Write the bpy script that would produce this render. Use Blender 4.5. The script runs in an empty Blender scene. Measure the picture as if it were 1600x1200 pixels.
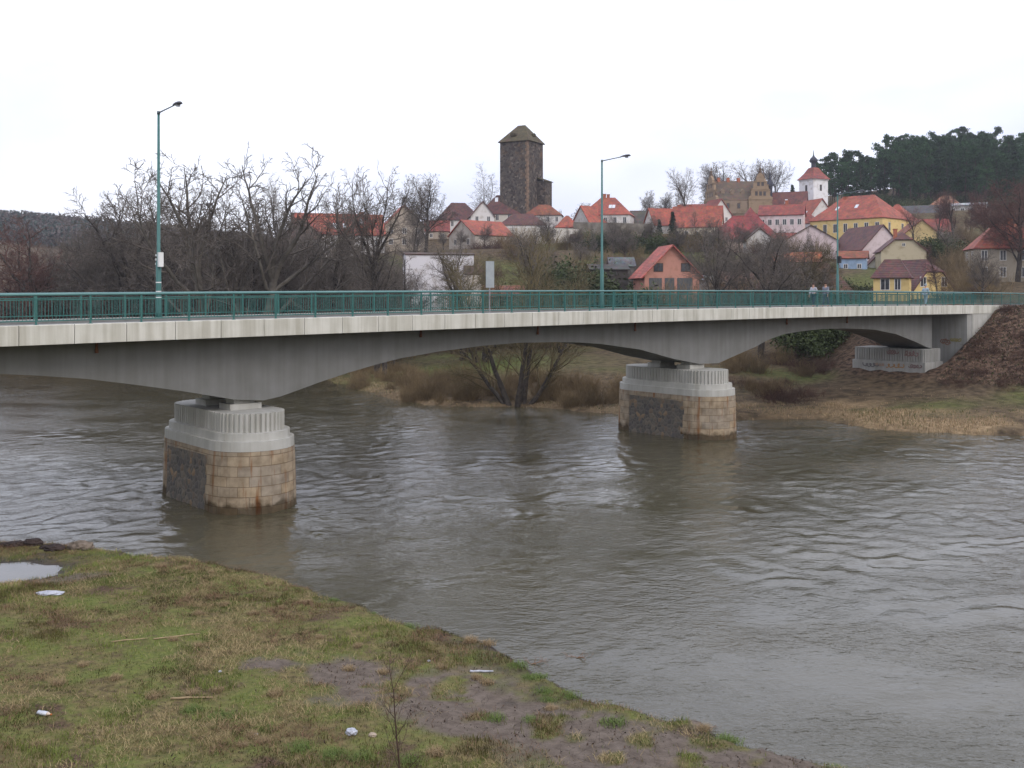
import bpy, bmesh, math, random
import numpy as np
from mathutils import Vector, Matrix
SC = bpy.context.scene
COL = SC.collection
R = math.radians
CAMZ, F, HOR = 9.4, 1555.0, 455.0      # eye height above the river, focal length in photo pixels, horizon row

# ------------------------------------------------------------------ camera
cam = bpy.data.cameras.new('camera'); co = bpy.data.objects.new('camera', cam); COL.objects.link(co)
co.location = (0, 0, CAMZ); co.rotation_euler = (R(90), 0, 0)
cam.sensor_width = 36; cam.lens = 35.0; cam.shift_y = -145 / 1600.0
cam.clip_start = 0.3; cam.clip_end = 6000
SC.camera = co
# ------------------------------------------------------------------ world (overcast) and sun
SUN_EL, SUN_AZ = 38, 140      # from behind and to the right of the camera
w = bpy.data.worlds.new('World'); SC.world = w; w.use_nodes = True
nt = w.node_tree; nt.nodes.clear(); N = nt.nodes.new; LK = nt.links.new
out = N('ShaderNodeOutputWorld'); add = N('ShaderNodeAddShader')
sky = N('ShaderNodeTexSky'); sky.sky_type = 'NISHITA'; sky.sun_disc = False
sky.sun_elevation = R(SUN_EL); sky.sun_rotation = R(SUN_AZ); sky.air_density = 1.0; sky.dust_density = 4.0
b1 = N('ShaderNodeBackground'); b1.inputs['Strength'].default_value = 0.05
LK(sky.outputs[0], b1.inputs[0])
tc = N('ShaderNodeTexCoord'); sep = N('ShaderNodeSeparateXYZ'); LK(tc.outputs['Generated'], sep.inputs[0])
mp = N('ShaderNodeMapping'); mp.inputs['Scale'].default_value = (1.6, 1.6, 4.5); LK(tc.outputs['Generated'], mp.inputs[0])
nz = N('ShaderNodeTexNoise'); nz.inputs['Scale'].default_value = 1.7; nz.inputs['Detail'].default_value = 5; LK(mp.outputs[0], nz.inputs[0])
cr = N('ShaderNodeValToRGB'); cr.color_ramp.elements[0].position = .36; cr.color_ramp.elements[1].position = .62
cr.color_ramp.elements[0].color = (.70, .72, .85, 1); cr.color_ramp.elements[1].color = (.95, .96, 1.05, 1)
LK(nz.outputs[0], cr.inputs[0])
ml = N('ShaderNodeMapRange'); ml.inputs['From Min'].default_value = 0; ml.inputs['From Max'].default_value = 1
ml.inputs['To Min'].default_value = 1.25; ml.inputs['To Max'].default_value = 1.9; LK(sep.outputs['Z'], ml.inputs['Value'])
b2 = N('ShaderNodeBackground'); LK(cr.outputs[0], b2.inputs[0]); LK(ml.outputs[0], b2.inputs['Strength'])
LK(b1.outputs[0], add.inputs[0]); LK(b2.outputs[0], add.inputs[1]); LK(add.outputs[0], out.inputs['Surface'])
sl = bpy.data.lights.new('sun', 'SUN'); sl.energy = 0.55; sl.angle = R(25); sl.color = (1, .95, .88)
so = bpy.data.objects.new('sun', sl); COL.objects.link(so)
so.rotation_euler = (R(90 - SUN_EL), 0, R(180 - SUN_AZ)); so.location = (0, 0, 80)
SC.view_settings.view_transform = 'Standard'; SC.view_settings.look = 'None'
SC.view_settings.exposure = -0.12; SC.view_settings.gamma = 1
SC.cycles.use_denoising = True; SC.cycles.denoiser = 'OPENIMAGEDENOISE'; SC.cycles.denoising_input_passes = 'RGB_ALBEDO_NORMAL'; SC.cycles.denoising_prefilter = 'ACCURATE'; SC.cycles.max_bounces = 5; SC.cycles.diffuse_bounces = 2; SC.cycles.glossy_bounces = 3
SC.cycles.transparent_max_bounces = 4; SC.cycles.caustics_reflective = False; SC.cycles.caustics_refractive = False

# ------------------------------------------------------------------ materials
MAT = {}
def nodes(name):
    m = bpy.data.materials.new(name); m.use_nodes = True; t = m.node_tree
    return m, t, t.nodes['Principled BSDF']
def mott(name, c1, c2, scale=3.0, rough=.8, bump=.0, bscale=None, stretch=(1, 1, 1), detail=6, c3=None, s3=.35, lo=.35, hi=.65, spec=.3, rnd=0.0, t3=(.55, .75)):
    """mottled two- or three-colour procedural surface in object space"""
    if name in MAT: return MAT[name]
    m, t, p = nodes(name); n = t.nodes.new; l = t.links.new
    tc = n('ShaderNodeTexCoord'); mp = n('ShaderNodeMapping'); mp.inputs['Scale'].default_value = stretch
    l(tc.outputs['Object'], mp.inputs[0])
    nz = n('ShaderNodeTexNoise'); nz.inputs['Scale'].default_value = scale; nz.inputs['Detail'].default_value = detail; l(mp.outputs[0], nz.inputs[0])
    r = n('ShaderNodeValToRGB'); r.color_ramp.elements[0].position = lo; r.color_ramp.elements[1].position = hi
    r.color_ramp.elements[0].color = (*c1, 1); r.color_ramp.elements[1].color = (*c2, 1); l(nz.outputs[0], r.inputs[0])
    o = r.outputs[0]
    if c3:
        n3 = n('ShaderNodeTexNoise'); n3.inputs['Scale'].default_value = scale * s3; n3.inputs['Detail'].default_value = 4; l(tc.outputs['Object'], n3.inputs[0])
        r3 = n('ShaderNodeValToRGB'); r3.color_ramp.elements[0].position = t3[0]; r3.color_ramp.elements[1].position = t3[1]; l(n3.outputs[0], r3.inputs[0])
        mx = n('ShaderNodeMixRGB'); mx.inputs[2].default_value = (*c3, 1); l(r3.outputs[0], mx.inputs[0]); l(o, mx.inputs[1]); o = mx.outputs[0]
    if rnd:
        oi = n('ShaderNodeObjectInfo'); mr = n('ShaderNodeMapRange'); mr.inputs['To Min'].default_value = 1 - rnd; mr.inputs['To Max'].default_value = 1 + rnd
        l(oi.outputs['Random'], mr.inputs['Value']); hs = n('ShaderNodeHueSaturation'); l(mr.outputs[0], hs.inputs['Value']); l(o, hs.inputs['Color']); o = hs.outputs[0]
    l(o, p.inputs['Base Color']); p.inputs['Roughness'].default_value = rough; p.inputs['Specular IOR Level'].default_value = spec
    if bump:
        nb = n('ShaderNodeTexNoise'); nb.inputs['Scale'].default_value = bscale or scale * 4; nb.inputs['Detail'].default_value = 5; l(mp.outputs[0], nb.inputs[0])
        b = n('ShaderNodeBump'); b.inputs['Strength'].default_value = bump; b.inputs['Distance'].default_value = .05
        l(nb.outputs[0], b.inputs['Height']); l(b.outputs[0], p.inputs['Normal'])
    MAT[name] = m; return m
def roofmat(name, c):
    """tiled roof: mottled colour, tile rows as bump, a few darker mossy patches"""
    k = 'roof_' + name
    if k in MAT: return MAT[k]
    m, t, p = nodes(k); n = t.nodes.new; l = t.links.new
    tc = n('ShaderNodeTexCoord')
    nz = n('ShaderNodeTexNoise'); nz.inputs['Scale'].default_value = .55; nz.inputs['Detail'].default_value = 8; nz.inputs['Roughness'].default_value = .7; l(tc.outputs['Object'], nz.inputs[0])
    r = n('ShaderNodeValToRGB'); r.color_ramp.elements[0].position = .34; r.color_ramp.elements[1].position = .66
    r.color_ramp.elements[0].color = (c[0] * .55, c[1] * .6, c[2] * .68, 1); r.color_ramp.elements[1].color = (min(1, c[0] * 1.35), c[1] * 1.35, c[2] * 1.2, 1); l(nz.outputs[0], r.inputs[0])
    vo = n('ShaderNodeTexVoronoi'); vo.inputs['Scale'].default_value = 2.6; l(tc.outputs['Object'], vo.inputs['Vector'])
    mx = n('ShaderNodeMixRGB'); mx.blend_type = 'MULTIPLY'; mx.inputs[0].default_value = .38; l(r.outputs[0], mx.inputs[1]); l(vo.outputs['Color'], mx.inputs[2])
    l(mx.outputs[0], p.inputs['Base Color']); p.inputs['Roughness'].default_value = .75
    wv = n('ShaderNodeTexWave'); wv.wave_type = 'BANDS'; wv.bands_direction = 'Z'; wv.inputs['Scale'].default_value = 1.2; wv.inputs['Distortion'].default_value = .4; l(tc.outputs['Object'], wv.inputs[0])
    b = n('ShaderNodeBump'); b.inputs['Strength'].default_value = .5; b.inputs['Distance'].default_value = .06; l(wv.outputs[0], b.inputs['Height']); l(b.outputs[0], p.inputs['Normal'])
    MAT[k] = m; return m
def wallmat(name, c):
    d = (c[0] * .72, c[1] * .69, c[2] * .64)
    return mott('wall_' + name, d, c, scale=.9, rough=.9, bump=.15, detail=8, lo=.28, hi=.5, spec=.15)

M_window = mott('window_glass', (.02, .022, .028), (.05, .055, .065), 2, rough=.15, spec=.5)
M_wframe = mott('window_frame', (.55, .53, .5), (.66, .65, .62), 2)
M_wframe_dk = mott('window_frame_brown', (.07, .04, .03), (.1, .06, .04), 2)
M_brick = mott('brick_chimney', (.28, .09, .05), (.4, .14, .08), 3)
M_metal = mott('grey_metal', (.2, .21, .22), (.3, .31, .32), 2, rough=.5)
M_white = mott('white_paint', (.62, .62, .6), (.72, .72, .7), 2)
M_teal = mott('teal_paint', (.018, .10, .088), (.03, .14, .125), 1.5, rough=.45, spec=.5)
M_teal_lit = mott('teal_handrail_highlight', (.06, .16, .155), (.085, .20, .19), 1.2, rough=.4, spec=.5)  # lighter teal: the highlight along the handrail is put into its colour
M_dark = mott('dark_plastic', (.012, .012, .014), (.025, .025, .028), 3, rough=.5)
M_asphalt = mott('asphalt', (.04, .04, .042), (.065, .064, .062), 2, rough=.9, bump=.2, bscale=30)

# ------------------------------------------------------------------ mesh helpers
def tag(o, label=None, cat=None, group=None, kind=None):
    if label: o['label'] = label
    if cat: o['category'] = cat
    if group: o['group'] = group
    if kind: o['kind'] = kind
    return o
def np_mesh(name, V, Q, mats, smooth=False, midx=None):
    me = bpy.data.meshes.new(name)
    V = np.asarray(V, np.float32); Q = np.asarray(Q, np.int32); k = Q.shape[1]
    me.vertices.add(len(V)); me.vertices.foreach_set('co', V.ravel())
    me.loops.add(Q.size); me.loops.foreach_set('vertex_index', Q.ravel())
    me.polygons.add(len(Q)); me.polygons.foreach_set('loop_start', np.arange(0, Q.size, k, dtype=np.int32))
    me.polygons.foreach_set('loop_total', np.full(len(Q), k, np.int32))
    if midx is not None: me.polygons.foreach_set('material_index', np.asarray(midx, np.int32))
    if smooth: me.polygons.foreach_set('use_smooth', np.ones(len(Q), bool))
    for m in (mats if isinstance(mats, (list, tuple)) else [mats]): me.materials.append(m)
    me.update(calc_edges=True); me.validate()
    return me
def link(name, me, parent=None, loc=None):
    o = bpy.data.objects.new(name, me); COL.objects.link(o)
    if parent: o.parent = parent
    if loc is not None: o.location = loc
    return o
def empty(name, loc=(0, 0, 0), rz=0):
    o = bpy.data.objects.new(name, None); COL.objects.link(o); o.location = loc; o.rotation_euler = (0, 0, rz); o.empty_display_size = .5
    return o
def copy_tree(root, loc, rz=0, sc=1):
    c = root.copy(); COL.objects.link(c); c.location = loc; c.rotation_euler = (0, 0, rz)
    c.scale = (sc, sc, sc) if not isinstance(sc, tuple) else sc
    for k in ('label', 'group', 'category'):
        if k in root: c[k] = root[k]
    for ch in list(root.children):
        d = ch.copy(); COL.objects.link(d); d.parent = c
        for g in list(ch.children):
            e = g.copy(); COL.objects.link(e); e.parent = d
    return c
class MB:
    def __init__(s): s.v = []; s.f = []; s.m = []; s.uv = []
    def add(s, vs, fs, m=0):
        o = len(s.v); s.v += [tuple(v) for v in vs]
        for f in fs: s.f.append(tuple(o + i for i in f)); s.m.append(m)
        return s
    def box(s, x0, y0, z0, x1, y1, z1, m=0):
        return s.add([(x0, y0, z0), (x1, y0, z0), (x1, y1, z0), (x0, y1, z0), (x0, y0, z1), (x1, y0, z1), (x1, y1, z1), (x0, y1, z1)],
                     [(0, 3, 2, 1), (4, 5, 6, 7), (0, 1, 5, 4), (1, 2, 6, 5), (2, 3, 7, 6), (3, 0, 4, 7)], m)
    def slab(s, poly, t, m=0):
        """planar polygon given thickness t downwards along its normal"""
        P = [Vector(p) for p in poly]; nn = Vector((0, 0, 0))
        for i in range(len(P)): nn += P[i].cross(P[(i + 1) % len(P)])
        nn.normalize()
        if nn.z < 0: nn = -nn; P = P[::-1]
        B = [p - nn * t for p in P]; k = len(P)
        return s.add(P + B, [tuple(range(k)), tuple(range(2 * k - 1, k - 1, -1))] + [(i, i + k, (i + 1) % k + k, (i + 1) % k) for i in range(k)], m)
    def prism(s, poly, a, b, axis='y', m=0):
        """2-D polygon (u,z) extruded along axis from a to b"""
        k = len(poly)
        mk = (lambda u, z, t: (u, t, z)) if axis == 'y' else ((lambda u, z, t: (t, u, z)) if axis == 'x' else (lambda u, z, t: (u, z, t)))
        V = [mk(u, z, a) for u, z in poly] + [mk(u, z, b) for u, z in poly]
        return s.add(V, [tuple(range(k)), tuple(range(2 * k - 1, k - 1, -1))] + [(i, i + k, (i + 1) % k + k, (i + 1) % k) for i in range(k)], m)
    def tube(s, pts, rad, k=8, m=0, cap=True):
        pts = [Vector(p) for p in pts]; rad = rad if isinstance(rad, (list, tuple)) else [rad] * len(pts); o = len(s.v)
        for i, p in enumerate(pts):
            d = (pts[min(i + 1, len(pts) - 1)] - pts[max(i - 1, 0)]).normalized()
            a = d.orthogonal().normalized() if i == 0 else (a - d * a.dot(d)).normalized()
            b = d.cross(a)
            for j in range(k):
                t = 2 * math.pi * j / k; s.v.append(tuple(p + (a * math.cos(t) + b * math.sin(t)) * rad[i]))
        for i in range(len(pts) - 1):
            for j in range(k):
                s.f.append((o + i * k + j, o + i * k + (j + 1) % k, o + (i + 1) * k + (j + 1) % k, o + (i + 1) * k + j)); s.m.append(m)
        if cap:
            s.f.append(tuple(o + j for j in range(k))[::-1]); s.m.append(m)
            s.f.append(tuple(o + (len(pts) - 1) * k + j for j in range(k))); s.m.append(m)
        return s
    def lathe(s, prof, c=(0, 0, 0), k=12, m=0, squash=1):
        o = len(s.v)
        for r, z in prof:
            for j in range(k):
                t = 2 * math.pi * (j + .5) / k; s.v.append((c[0] + r * math.cos(t), c[1] + r * math.sin(t) * squash, c[2] + z))
        for i in range(len(prof) - 1):
            for j in range(k):
                s.f.append((o + i * k + j, o + i * k + (j + 1) % k, o + (i + 1) * k + (j + 1) % k, o + (i + 1) * k + j)); s.m.append(m)
        s.f.append(tuple(o + j for j in range(k))[::-1]); s.m.append(m); s.f.append(tuple(o + (len(prof) - 1) * k + j for j in range(k))); s.m.append(m)
        return s
    def build(s, name, mats, parent=None, loc=None, smooth=False, fix=True):
        me = bpy.data.meshes.new(name); me.from_pydata(s.v, [], s.f)
        for m in (mats if isinstance(mats, (list, tuple)) else [mats]): me.materials.append(m)
        me.polygons.foreach_set('material_index', s.m)
        if smooth: me.polygons.foreach_set('use_smooth', [True] * len(s.f))
        if fix:
            bm = bmesh.new(); bm.from_mesh(me); bmesh.ops.recalc_face_normals(bm, faces=bm.faces); bm.to_mesh(me); bm.free()
        me.update(); return link(name, me, parent, loc)
def at(px, D): return ((px - 800) / F * D, D)
def zat(py, D): return CAMZ + (HOR - py) / F * D
def gnd(px, py, z=0):
    D = (CAMZ - z) * F / (py - HOR); return ((px - 800) / F * D, D)

# value noise for terrain
def vnoise(x, y, seed=0):
    x = np.asarray(x, float); y = np.asarray(y, float)
    xi = np.floor(x).astype(np.int64); yi = np.floor(y).astype(np.int64); xf = x - xi; yf = y - yi
    def h(a, b):
        n = (a * 374761393 + b * 668265263 + seed * 1442695041) & 0xffffffff
        n = ((n ^ (n >> 13)) * 1274126177) & 0xffffffff
        return ((n ^ (n >> 16)) & 0xffff) / 65535.0
    u = xf * xf * (3 - 2 * xf); v = yf * yf * (3 - 2 * yf)
    return (h(xi, yi) * (1 - u) + h(xi + 1, yi) * u) * (1 - v) + (h(xi, yi + 1) * (1 - u) + h(xi + 1, yi + 1) * u) * v
def fbm(x, y, seed=0, o=4):
    r = 0; a = .5; t = 0
    for i in range(o): r = r + a * vnoise(x * 2 ** i, y * 2 ** i, seed + i); t += a; a *= .5
    return r / t
def sdist(x, y, poly):
    """distance to an open polyline, positive on its left side"""
    best = np.full(np.shape(x), 1e9); sg = np.ones(np.shape(x))
    for (ax, ay), (bx, by) in zip(poly[:-1], poly[1:]):
        dx, dy = bx - ax, by - ay; L = dx * dx + dy * dy
        t = np.clip(((x - ax) * dx + (y - ay) * dy) / L, 0, 1)
        d = np.hypot(x - ax - t * dx, y - ay - t * dy)
        c = dx * (y - ay) - dy * (x - ax)
        up = d < best - 1e-9; best = np.where(up, d, best); sg = np.where(up, np.sign(c), sg)
    return best * sg
def sstep(a, b, x): t = np.clip((x - a) / (b - a), 0, 1); return t * t * (3 - 2 * t)

# ------------------------------------------------------------------ bridge axis: s along, o across (away from the camera)
P0 = (-18.4, 35.8); BA = math.atan2(.661, .750); CD, SD = math.cos(BA), math.sin(BA)
def so_of(x, y): rx, ry = x - P0[0], y - P0[1]; return rx * CD + ry * SD, -rx * SD + ry * CD
def xy_of(s, o): return P0[0] + s * CD - o * SD, P0[1] + s * SD + o * CD
def s_at(px, o):
    t = (px - 800) / F; bx, by = P0[0] - o * SD, P0[1] + o * CD
    return (by * t - bx) / (CD - SD * t)
def camber(s): return 0.06 - 0.17 * ((s - 40) / 42.0) ** 2
BW = 7.4      # deck width

# ------------------------------------------------------------------ terrain
FAR = [(120, -40), (75, 25)] + [gnd(a, b) for a, b in [(2100, 760), (1600, 682), (1450, 678), (1360, 672), (1280, 655), (1140, 657), (960, 648), (880, 640), (800, 636), (730, 637), (650, 632), (600, 622), (540, 605), (505, 592)]] \
      + [(-26, 116), (-42, 128), (-80, 146), (-200, 190), (-700, 260), (-2500, 400)]
FAR = FAR[::-1]                      # inland is on the left when walking from left to right
NEAR = [(-2500, 300), (-300, 215), (-120, 150), (-80, 118), (-45, 72), (-32, 51), (-24, 40.3)] + [gnd(a, b) for a, b in
       [(0, 850), (90, 856), (150, 858), (300, 880), (450, 915), (560, 950), (650, 985), (760, 1005), (815, 1030), (880, 1075), (1000, 1125), (1100, 1145), (1160, 1180), (1240, 1197)]] \
      + [(8.5, 18.6), (13, 16), (30, 5), (60, -22), (110, -80)]
CP = []      # control points of the hill: x, y, z
def cp(px, D, py=None, z=None):
    x, y = at(px, D); CP.append((x, y, zat(py, D) if z is None else z))
for q in [(815, 262, 352), (720, 255, 366), (520, 205, 402), (628, 215, 392), (950, 266, 354), (880, 250, 372), (1070, 262, 366), (1160, 232, 392), (1150, 300, 334), (1270, 312, 338),
          (1340, 245, 388), (1400, 225, 388), (1330, 200, 412), (1400, 182, 424), (1480, 300, 334), (1565, 168, 442), (1450, 240, 378), (1230, 245, 384), (1183, 205, 396),
          (1300, 350, 330), (1450, 345, 332), (1600, 345, 326), (1750, 340, 322), (1350, 430, 312), (1550, 430, 284), (1450, 420, 288), (1650, 420, 284), (1800, 450, 296), (1700, 240, 360), (1900, 250, 340),
          (760, 225, 390), (850, 222, 398), (1000, 225, 398), (1080, 225, 396)]: cp(*q)
for q in [(690, 150, 5), (600, 160, 5), (1050, 158, 6), (955, 165, 8), (1240, 145, 6), (1420, 152, 8.3), (1550, 140, 8.3), (1700, 130, 8.3), (1110, 165, 7), (850, 150, 4.5),
          (500, 130, 3), (350, 130, 3), (200, 140, 3), (50, 150, 3), (-200, 160, 3), (700, 110, 2.4), (900, 110, 2.4), (1100, 110, 2.4), (300, 200, 6), (100, 220, 5), (0, 300, 8), (350, 300, 14), (-400, 260, 5),
          (800, 360, 22), (600, 340, 18), (1000, 380, 24), (800, 600, 15), (1100, 600, 25), (500, 500, 24), (1400, 700, 40), (800, 1500, 10), (1600, 1500, 30), (-600, 1500, 40), (2400, 600, 40), (2400, 200, 15)]: cp(q[0], q[1], z=q[2])
for q in [(-150, 700, 356), (0, 700, 360), (100, 700, 364), (190, 720, 382), (280, 740, 396), (400, 760, 402), (520, 760, 405), (-400, 650, 340), (0, 900, 360), (200, 950, 380), (-300, 1000, 345)]: cp(*q)
CP = np.array(CP)
def hill(x, y):
    num = 0; den = 0
    for cx, cy, cz in CP:
        sc = 0.06 * cy + 4
        wgt = 1.0 / (((x - cx) ** 2 + (y - cy) ** 2) / sc ** 2 + .6) ** 2.2 * (1.0)
        num = num + wgt * cz; den = den + wgt
    return num / den
def far_h(x, y):
    x = np.asarray(x, float); y = np.asarray(y, float)
    e = sdist(x, y, FAR) + (fbm(x * .35, y * .35, 3) - .5) * 2.2
    s, o = so_of(x, y)
    flat = np.where(e < 0, np.maximum(-2.5, e * .6), .32 * sstep(0, 1.2, e) + 2.1 * sstep(1, 26, e))
    s0 = 71.5 + np.clip(o - 9, 0, 200) * .75
    ramp = np.clip(2.2 + .47 * (s - s0), -3, 8.05) - np.clip(-6 - o, 0, 60) * .12
    land = np.maximum(flat, ramp)
    hh = hill(x, y)
    b = sstep(20, 55, e)
    land = np.maximum(land, land * (1 - b) + hh * b)
    land = land + np.where(e > 2, (fbm(x * .12, y * .12, 9) - .5) * .5, 0)
    # level shelf for the road and the bearing bench beyond the abutment
    rd = (1 - sstep(4.6, 6.5, np.abs(o - BW / 2))) * sstep(83, 85, s)
    land = land * (1 - rd) + (7.9) * rd
    bench = (1 - sstep(2.4, 4.6, np.abs(o - BW / 2 - .6))) * sstep(60, 69, s) * (1 - sstep(78, 86, s))
    land = land * (1 - bench) + np.minimum(land, .5 + 2.0 * sstep(60, 70, s)) * bench
    return np.where(e < 0, flat, land)
def near_h(x, y):
    x = np.asarray(x, float); y = np.asarray(y, float)
    e = -sdist(x, y, NEAR)
    e = e + (fbm(x * .6, y * .6, 21) - .5) * .7 + (fbm(x * 2.2, y * 2.2, 5) - .5) * .35
    lip = .10 + .20 * vnoise(x * .25, y * .25, 8)
    z = np.where(e < 0, np.maximum(-2.5, e * .55), lip * sstep(0, .35, e) + .045 * np.clip(e, 0, 30))
    z = z + np.where(e > .2, (fbm(x * .8, y * .8, 2) - .5) * .16 + (fbm(x * 4, y * 4, 7) - .5) * .06, 0)
    s, o = so_of(x, y)
    rise = np.clip((15.8 - y + .10 * np.abs(x + 2)) * .42, 0, None) ; rise = np.minimum(rise, 7.4)
    rise = np.where(e > 0, rise * sstep(0, 9, e), 0)
    ramp = np.clip(7.9 + .47 * (-31 - s), 0, 7.9) * 0 + np.clip((-14 - s) * .47, 0, 7.6) * sstep(0, 6, e)
    z = np.maximum(z, np.where(e > 0, np.maximum(z * 0 + rise + z, ramp), z))
    # shallow hollow that holds a puddle on the left
    px_, py_ = gnd(20, 900); z = z - .36 * np.exp(-(((x - px_ + .4) / 2.6) ** 2 + ((y - py_) / 1.7) ** 2))
    return z
def mud_mask(x, y):
    L = [gnd(440, 1036, .3), gnd(560, 1068, .3), gnd(700, 1090, .3), gnd(850, 1130, .25), gnd(1010, 1165, .2), gnd(1250, 1215, .1)]
    d = np.abs(sdist(x, y, L)); t = np.clip((x + 6) / 8, 0, 1)
    m = 1 - sstep(.45 + .9 * t, 1.0 + 1.25 * t, d + (fbm(x * .8, y * .8, 31) - .5) * 3.2); m = m * sstep(.33, .47, fbm(x * 1.5, y * 1.5, 33, 5))
    m2 = 1 - sstep(.5, 1.5, np.hypot((x - gnd(70, 905, .3)[0]) / 1.6, (y - gnd(70, 905, .3)[1]) / .7) + (fbm(x, y, 77) - .5))
    return np.maximum(m, .85 * m2)
def grid_mesh(name, xs, ys, hf, mat, attrs=None, keep=None):
    X, Y = np.meshgrid(xs, ys); Z = hf(X, Y); nx, ny = len(xs), len(ys)
    V = np.stack([X.ravel(), Y.ravel(), Z.ravel()], 1)
    I = np.arange(nx * ny).reshape(ny, nx)
    Q = np.stack([I[:-1, :-1], I[:-1, 1:], I[1:, 1:], I[1:, :-1]], -1).reshape(-1, 4)
    if keep is not None:
        c = V[Q].mean(1); Q = Q[keep(c[:, 0], c[:, 1], c[:, 2])]
        u, inv = np.unique(Q, return_inverse=True); V = V[u]; Q = inv.reshape(-1, 4)
    me = np_mesh(name, V, Q, mat, smooth=True)
    for k, fn in (attrs or {}).items():
        a = me.attributes.new(k, 'FLOAT', 'POINT'); a.data.foreach_set('value', np.asarray(fn(V[:, 0], V[:, 1]), np.float32).ravel())
    return me
def spaced(knots):
    r = []
    for (a, st), (b, _) in zip(knots[:-1], knots[1:]): r += list(np.arange(a, b - 1e-6, st))
    return np.array(r + [knots[-1][0]])

def ground_material():
    m, t, p = nodes('far_ground'); n = t.nodes.new; l = t.links.new
    tc = n('ShaderNodeTexCoord')
    def noise(s, d=6, st=(1, 1, 1)):
        mp = n('ShaderNodeMapping'); mp.inputs['Scale'].default_value = st; l(tc.outputs['Object'], mp.inputs[0])
        q = n('ShaderNodeTexNoise'); q.inputs['Scale'].default_value = s; q.inputs['Detail'].default_value = d; l(mp.outputs[0], q.inputs[0]); return q.outputs[0]
    def ramp(i, a, b, ca, cb):
        r = n('ShaderNodeValToRGB'); r.color_ramp.elements[0].position = a; r.color_ramp.elements[1].position = b
        r.color_ramp.elements[0].color = (*ca, 1); r.color_ramp.elements[1].color = (*cb, 1); l(i, r.inputs[0]); return r.outputs[0]
    def mix(f, a, b):
        x = n('ShaderNodeMixRGB'); l(f, x.inputs[0]); l(a, x.inputs[1]); l(b, x.inputs[2]); return x.outputs[0]
    soil = ramp(noise(1.3, 8), .35, .65, (.045, .033, .021), (.125, .092, .056))
    gr = ramp(noise(2.0, 6), .35, .65, (.05, .062, .018), (.115, .135, .038))
    at_ = n('ShaderNodeAttribute'); at_.attribute_name = 'lawn'
    c = mix(at_.outputs['Fac'], soil, gr)
    at2 = n('ShaderNodeAttribute'); at2.attribute_name = 'straw'
    st = ramp(noise(3.0, 7), .3, .7, (.15, .105, .06), (.33, .24, .14))
    c = mix(at2.outputs['Fac'], c, st)
    at3 = n('ShaderNodeAttribute'); at3.attribute_name = 'litter'
    lt = ramp(noise(2.6, 9), .38, .62, (.024, .016, .012), (.135, .088, .06))
    c = mix(at3.outputs['Fac'], c, lt)
    l(c, p.inputs['Base Color']); p.inputs['Roughness'].default_value = .95; p.inputs['Specular IOR Level'].default_value = .1
    b = n('ShaderNodeBump'); b.inputs['Strength'].default_value = .8; b.inputs['Distance'].default_value = .25; l(noise(2.2, 9), b.inputs['Height']); l(b.outputs[0], p.inputs['Normal'])
    return m
def a_lawn(x, y):
    e = sdist(x, y, FAR); v = fbm(x * .06, y * .06, 41)
    k = .75 * sstep(.46, .66, v) * sstep(7, 14, e) * (1 - sstep(230, 300, y))
    lx, ly = at(690, 103); k = np.maximum(k, np.exp(-((x - lx) / 12) ** 2 - ((y - ly) / 7) ** 2) * 1.4)
    lx, ly = gnd(1430, 628, 1.2); s, o = so_of(x, y); k = k * (1 - sstep(58, 64, s) * (1 - sstep(7.5, 10, o)) * sstep(-8, -5, o)); k = np.maximum(k, .8 * np.exp(-((x - lx) / 5) ** 2 - ((y - ly) / 2.5) ** 2) * sstep(.3, .6, fbm(x * .5, y * .5, 4)))
    return np.clip(k, 0, 1)
def a_straw(x, y):
    e = sdist(x, y, FAR); s, o = so_of(x, y)
    k = (1 - sstep(4, 9, e + (fbm(x * .3, y * .3, 51) - .5) * 7)) * sstep(-.5, .5, e) * sstep(.34, .58, fbm(x * .4, y * .4, 52))
    k = k * (.45 + .55 * sstep(20, 26, x))
    return k
def a_litter(x, y):
    s, o = so_of(x, y); h = far_h(x, y)
    return sstep(1.6, 2.6, h) * (1 - sstep(10, 14, h)) * sstep(63, 70, s) * (1 - sstep(8, 16, o)) * (1 - sstep(0, 1, (-o - 30) / 10))
M_ground = ground_material()
xs = spaced([(-2500, 120), (-600, 40), (-200, 12), (-90, 3.2), (-30, 1.3), (80, 3), (200, 10), (420, 40), (1000, 150), (2500, 1)])
ys = spaced([(-300, 60), (20, 6), (50, 1.3), (135, 2.5), (200, 5), (380, 12), (760, 30), (1200, 120), (3200, 1)])
ground = link('ground', grid_mesh('ground', xs, ys, far_h, M_ground, {'lawn': a_lawn, 'straw': a_straw, 'litter': a_litter}))
tag(ground, kind='structure')

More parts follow.
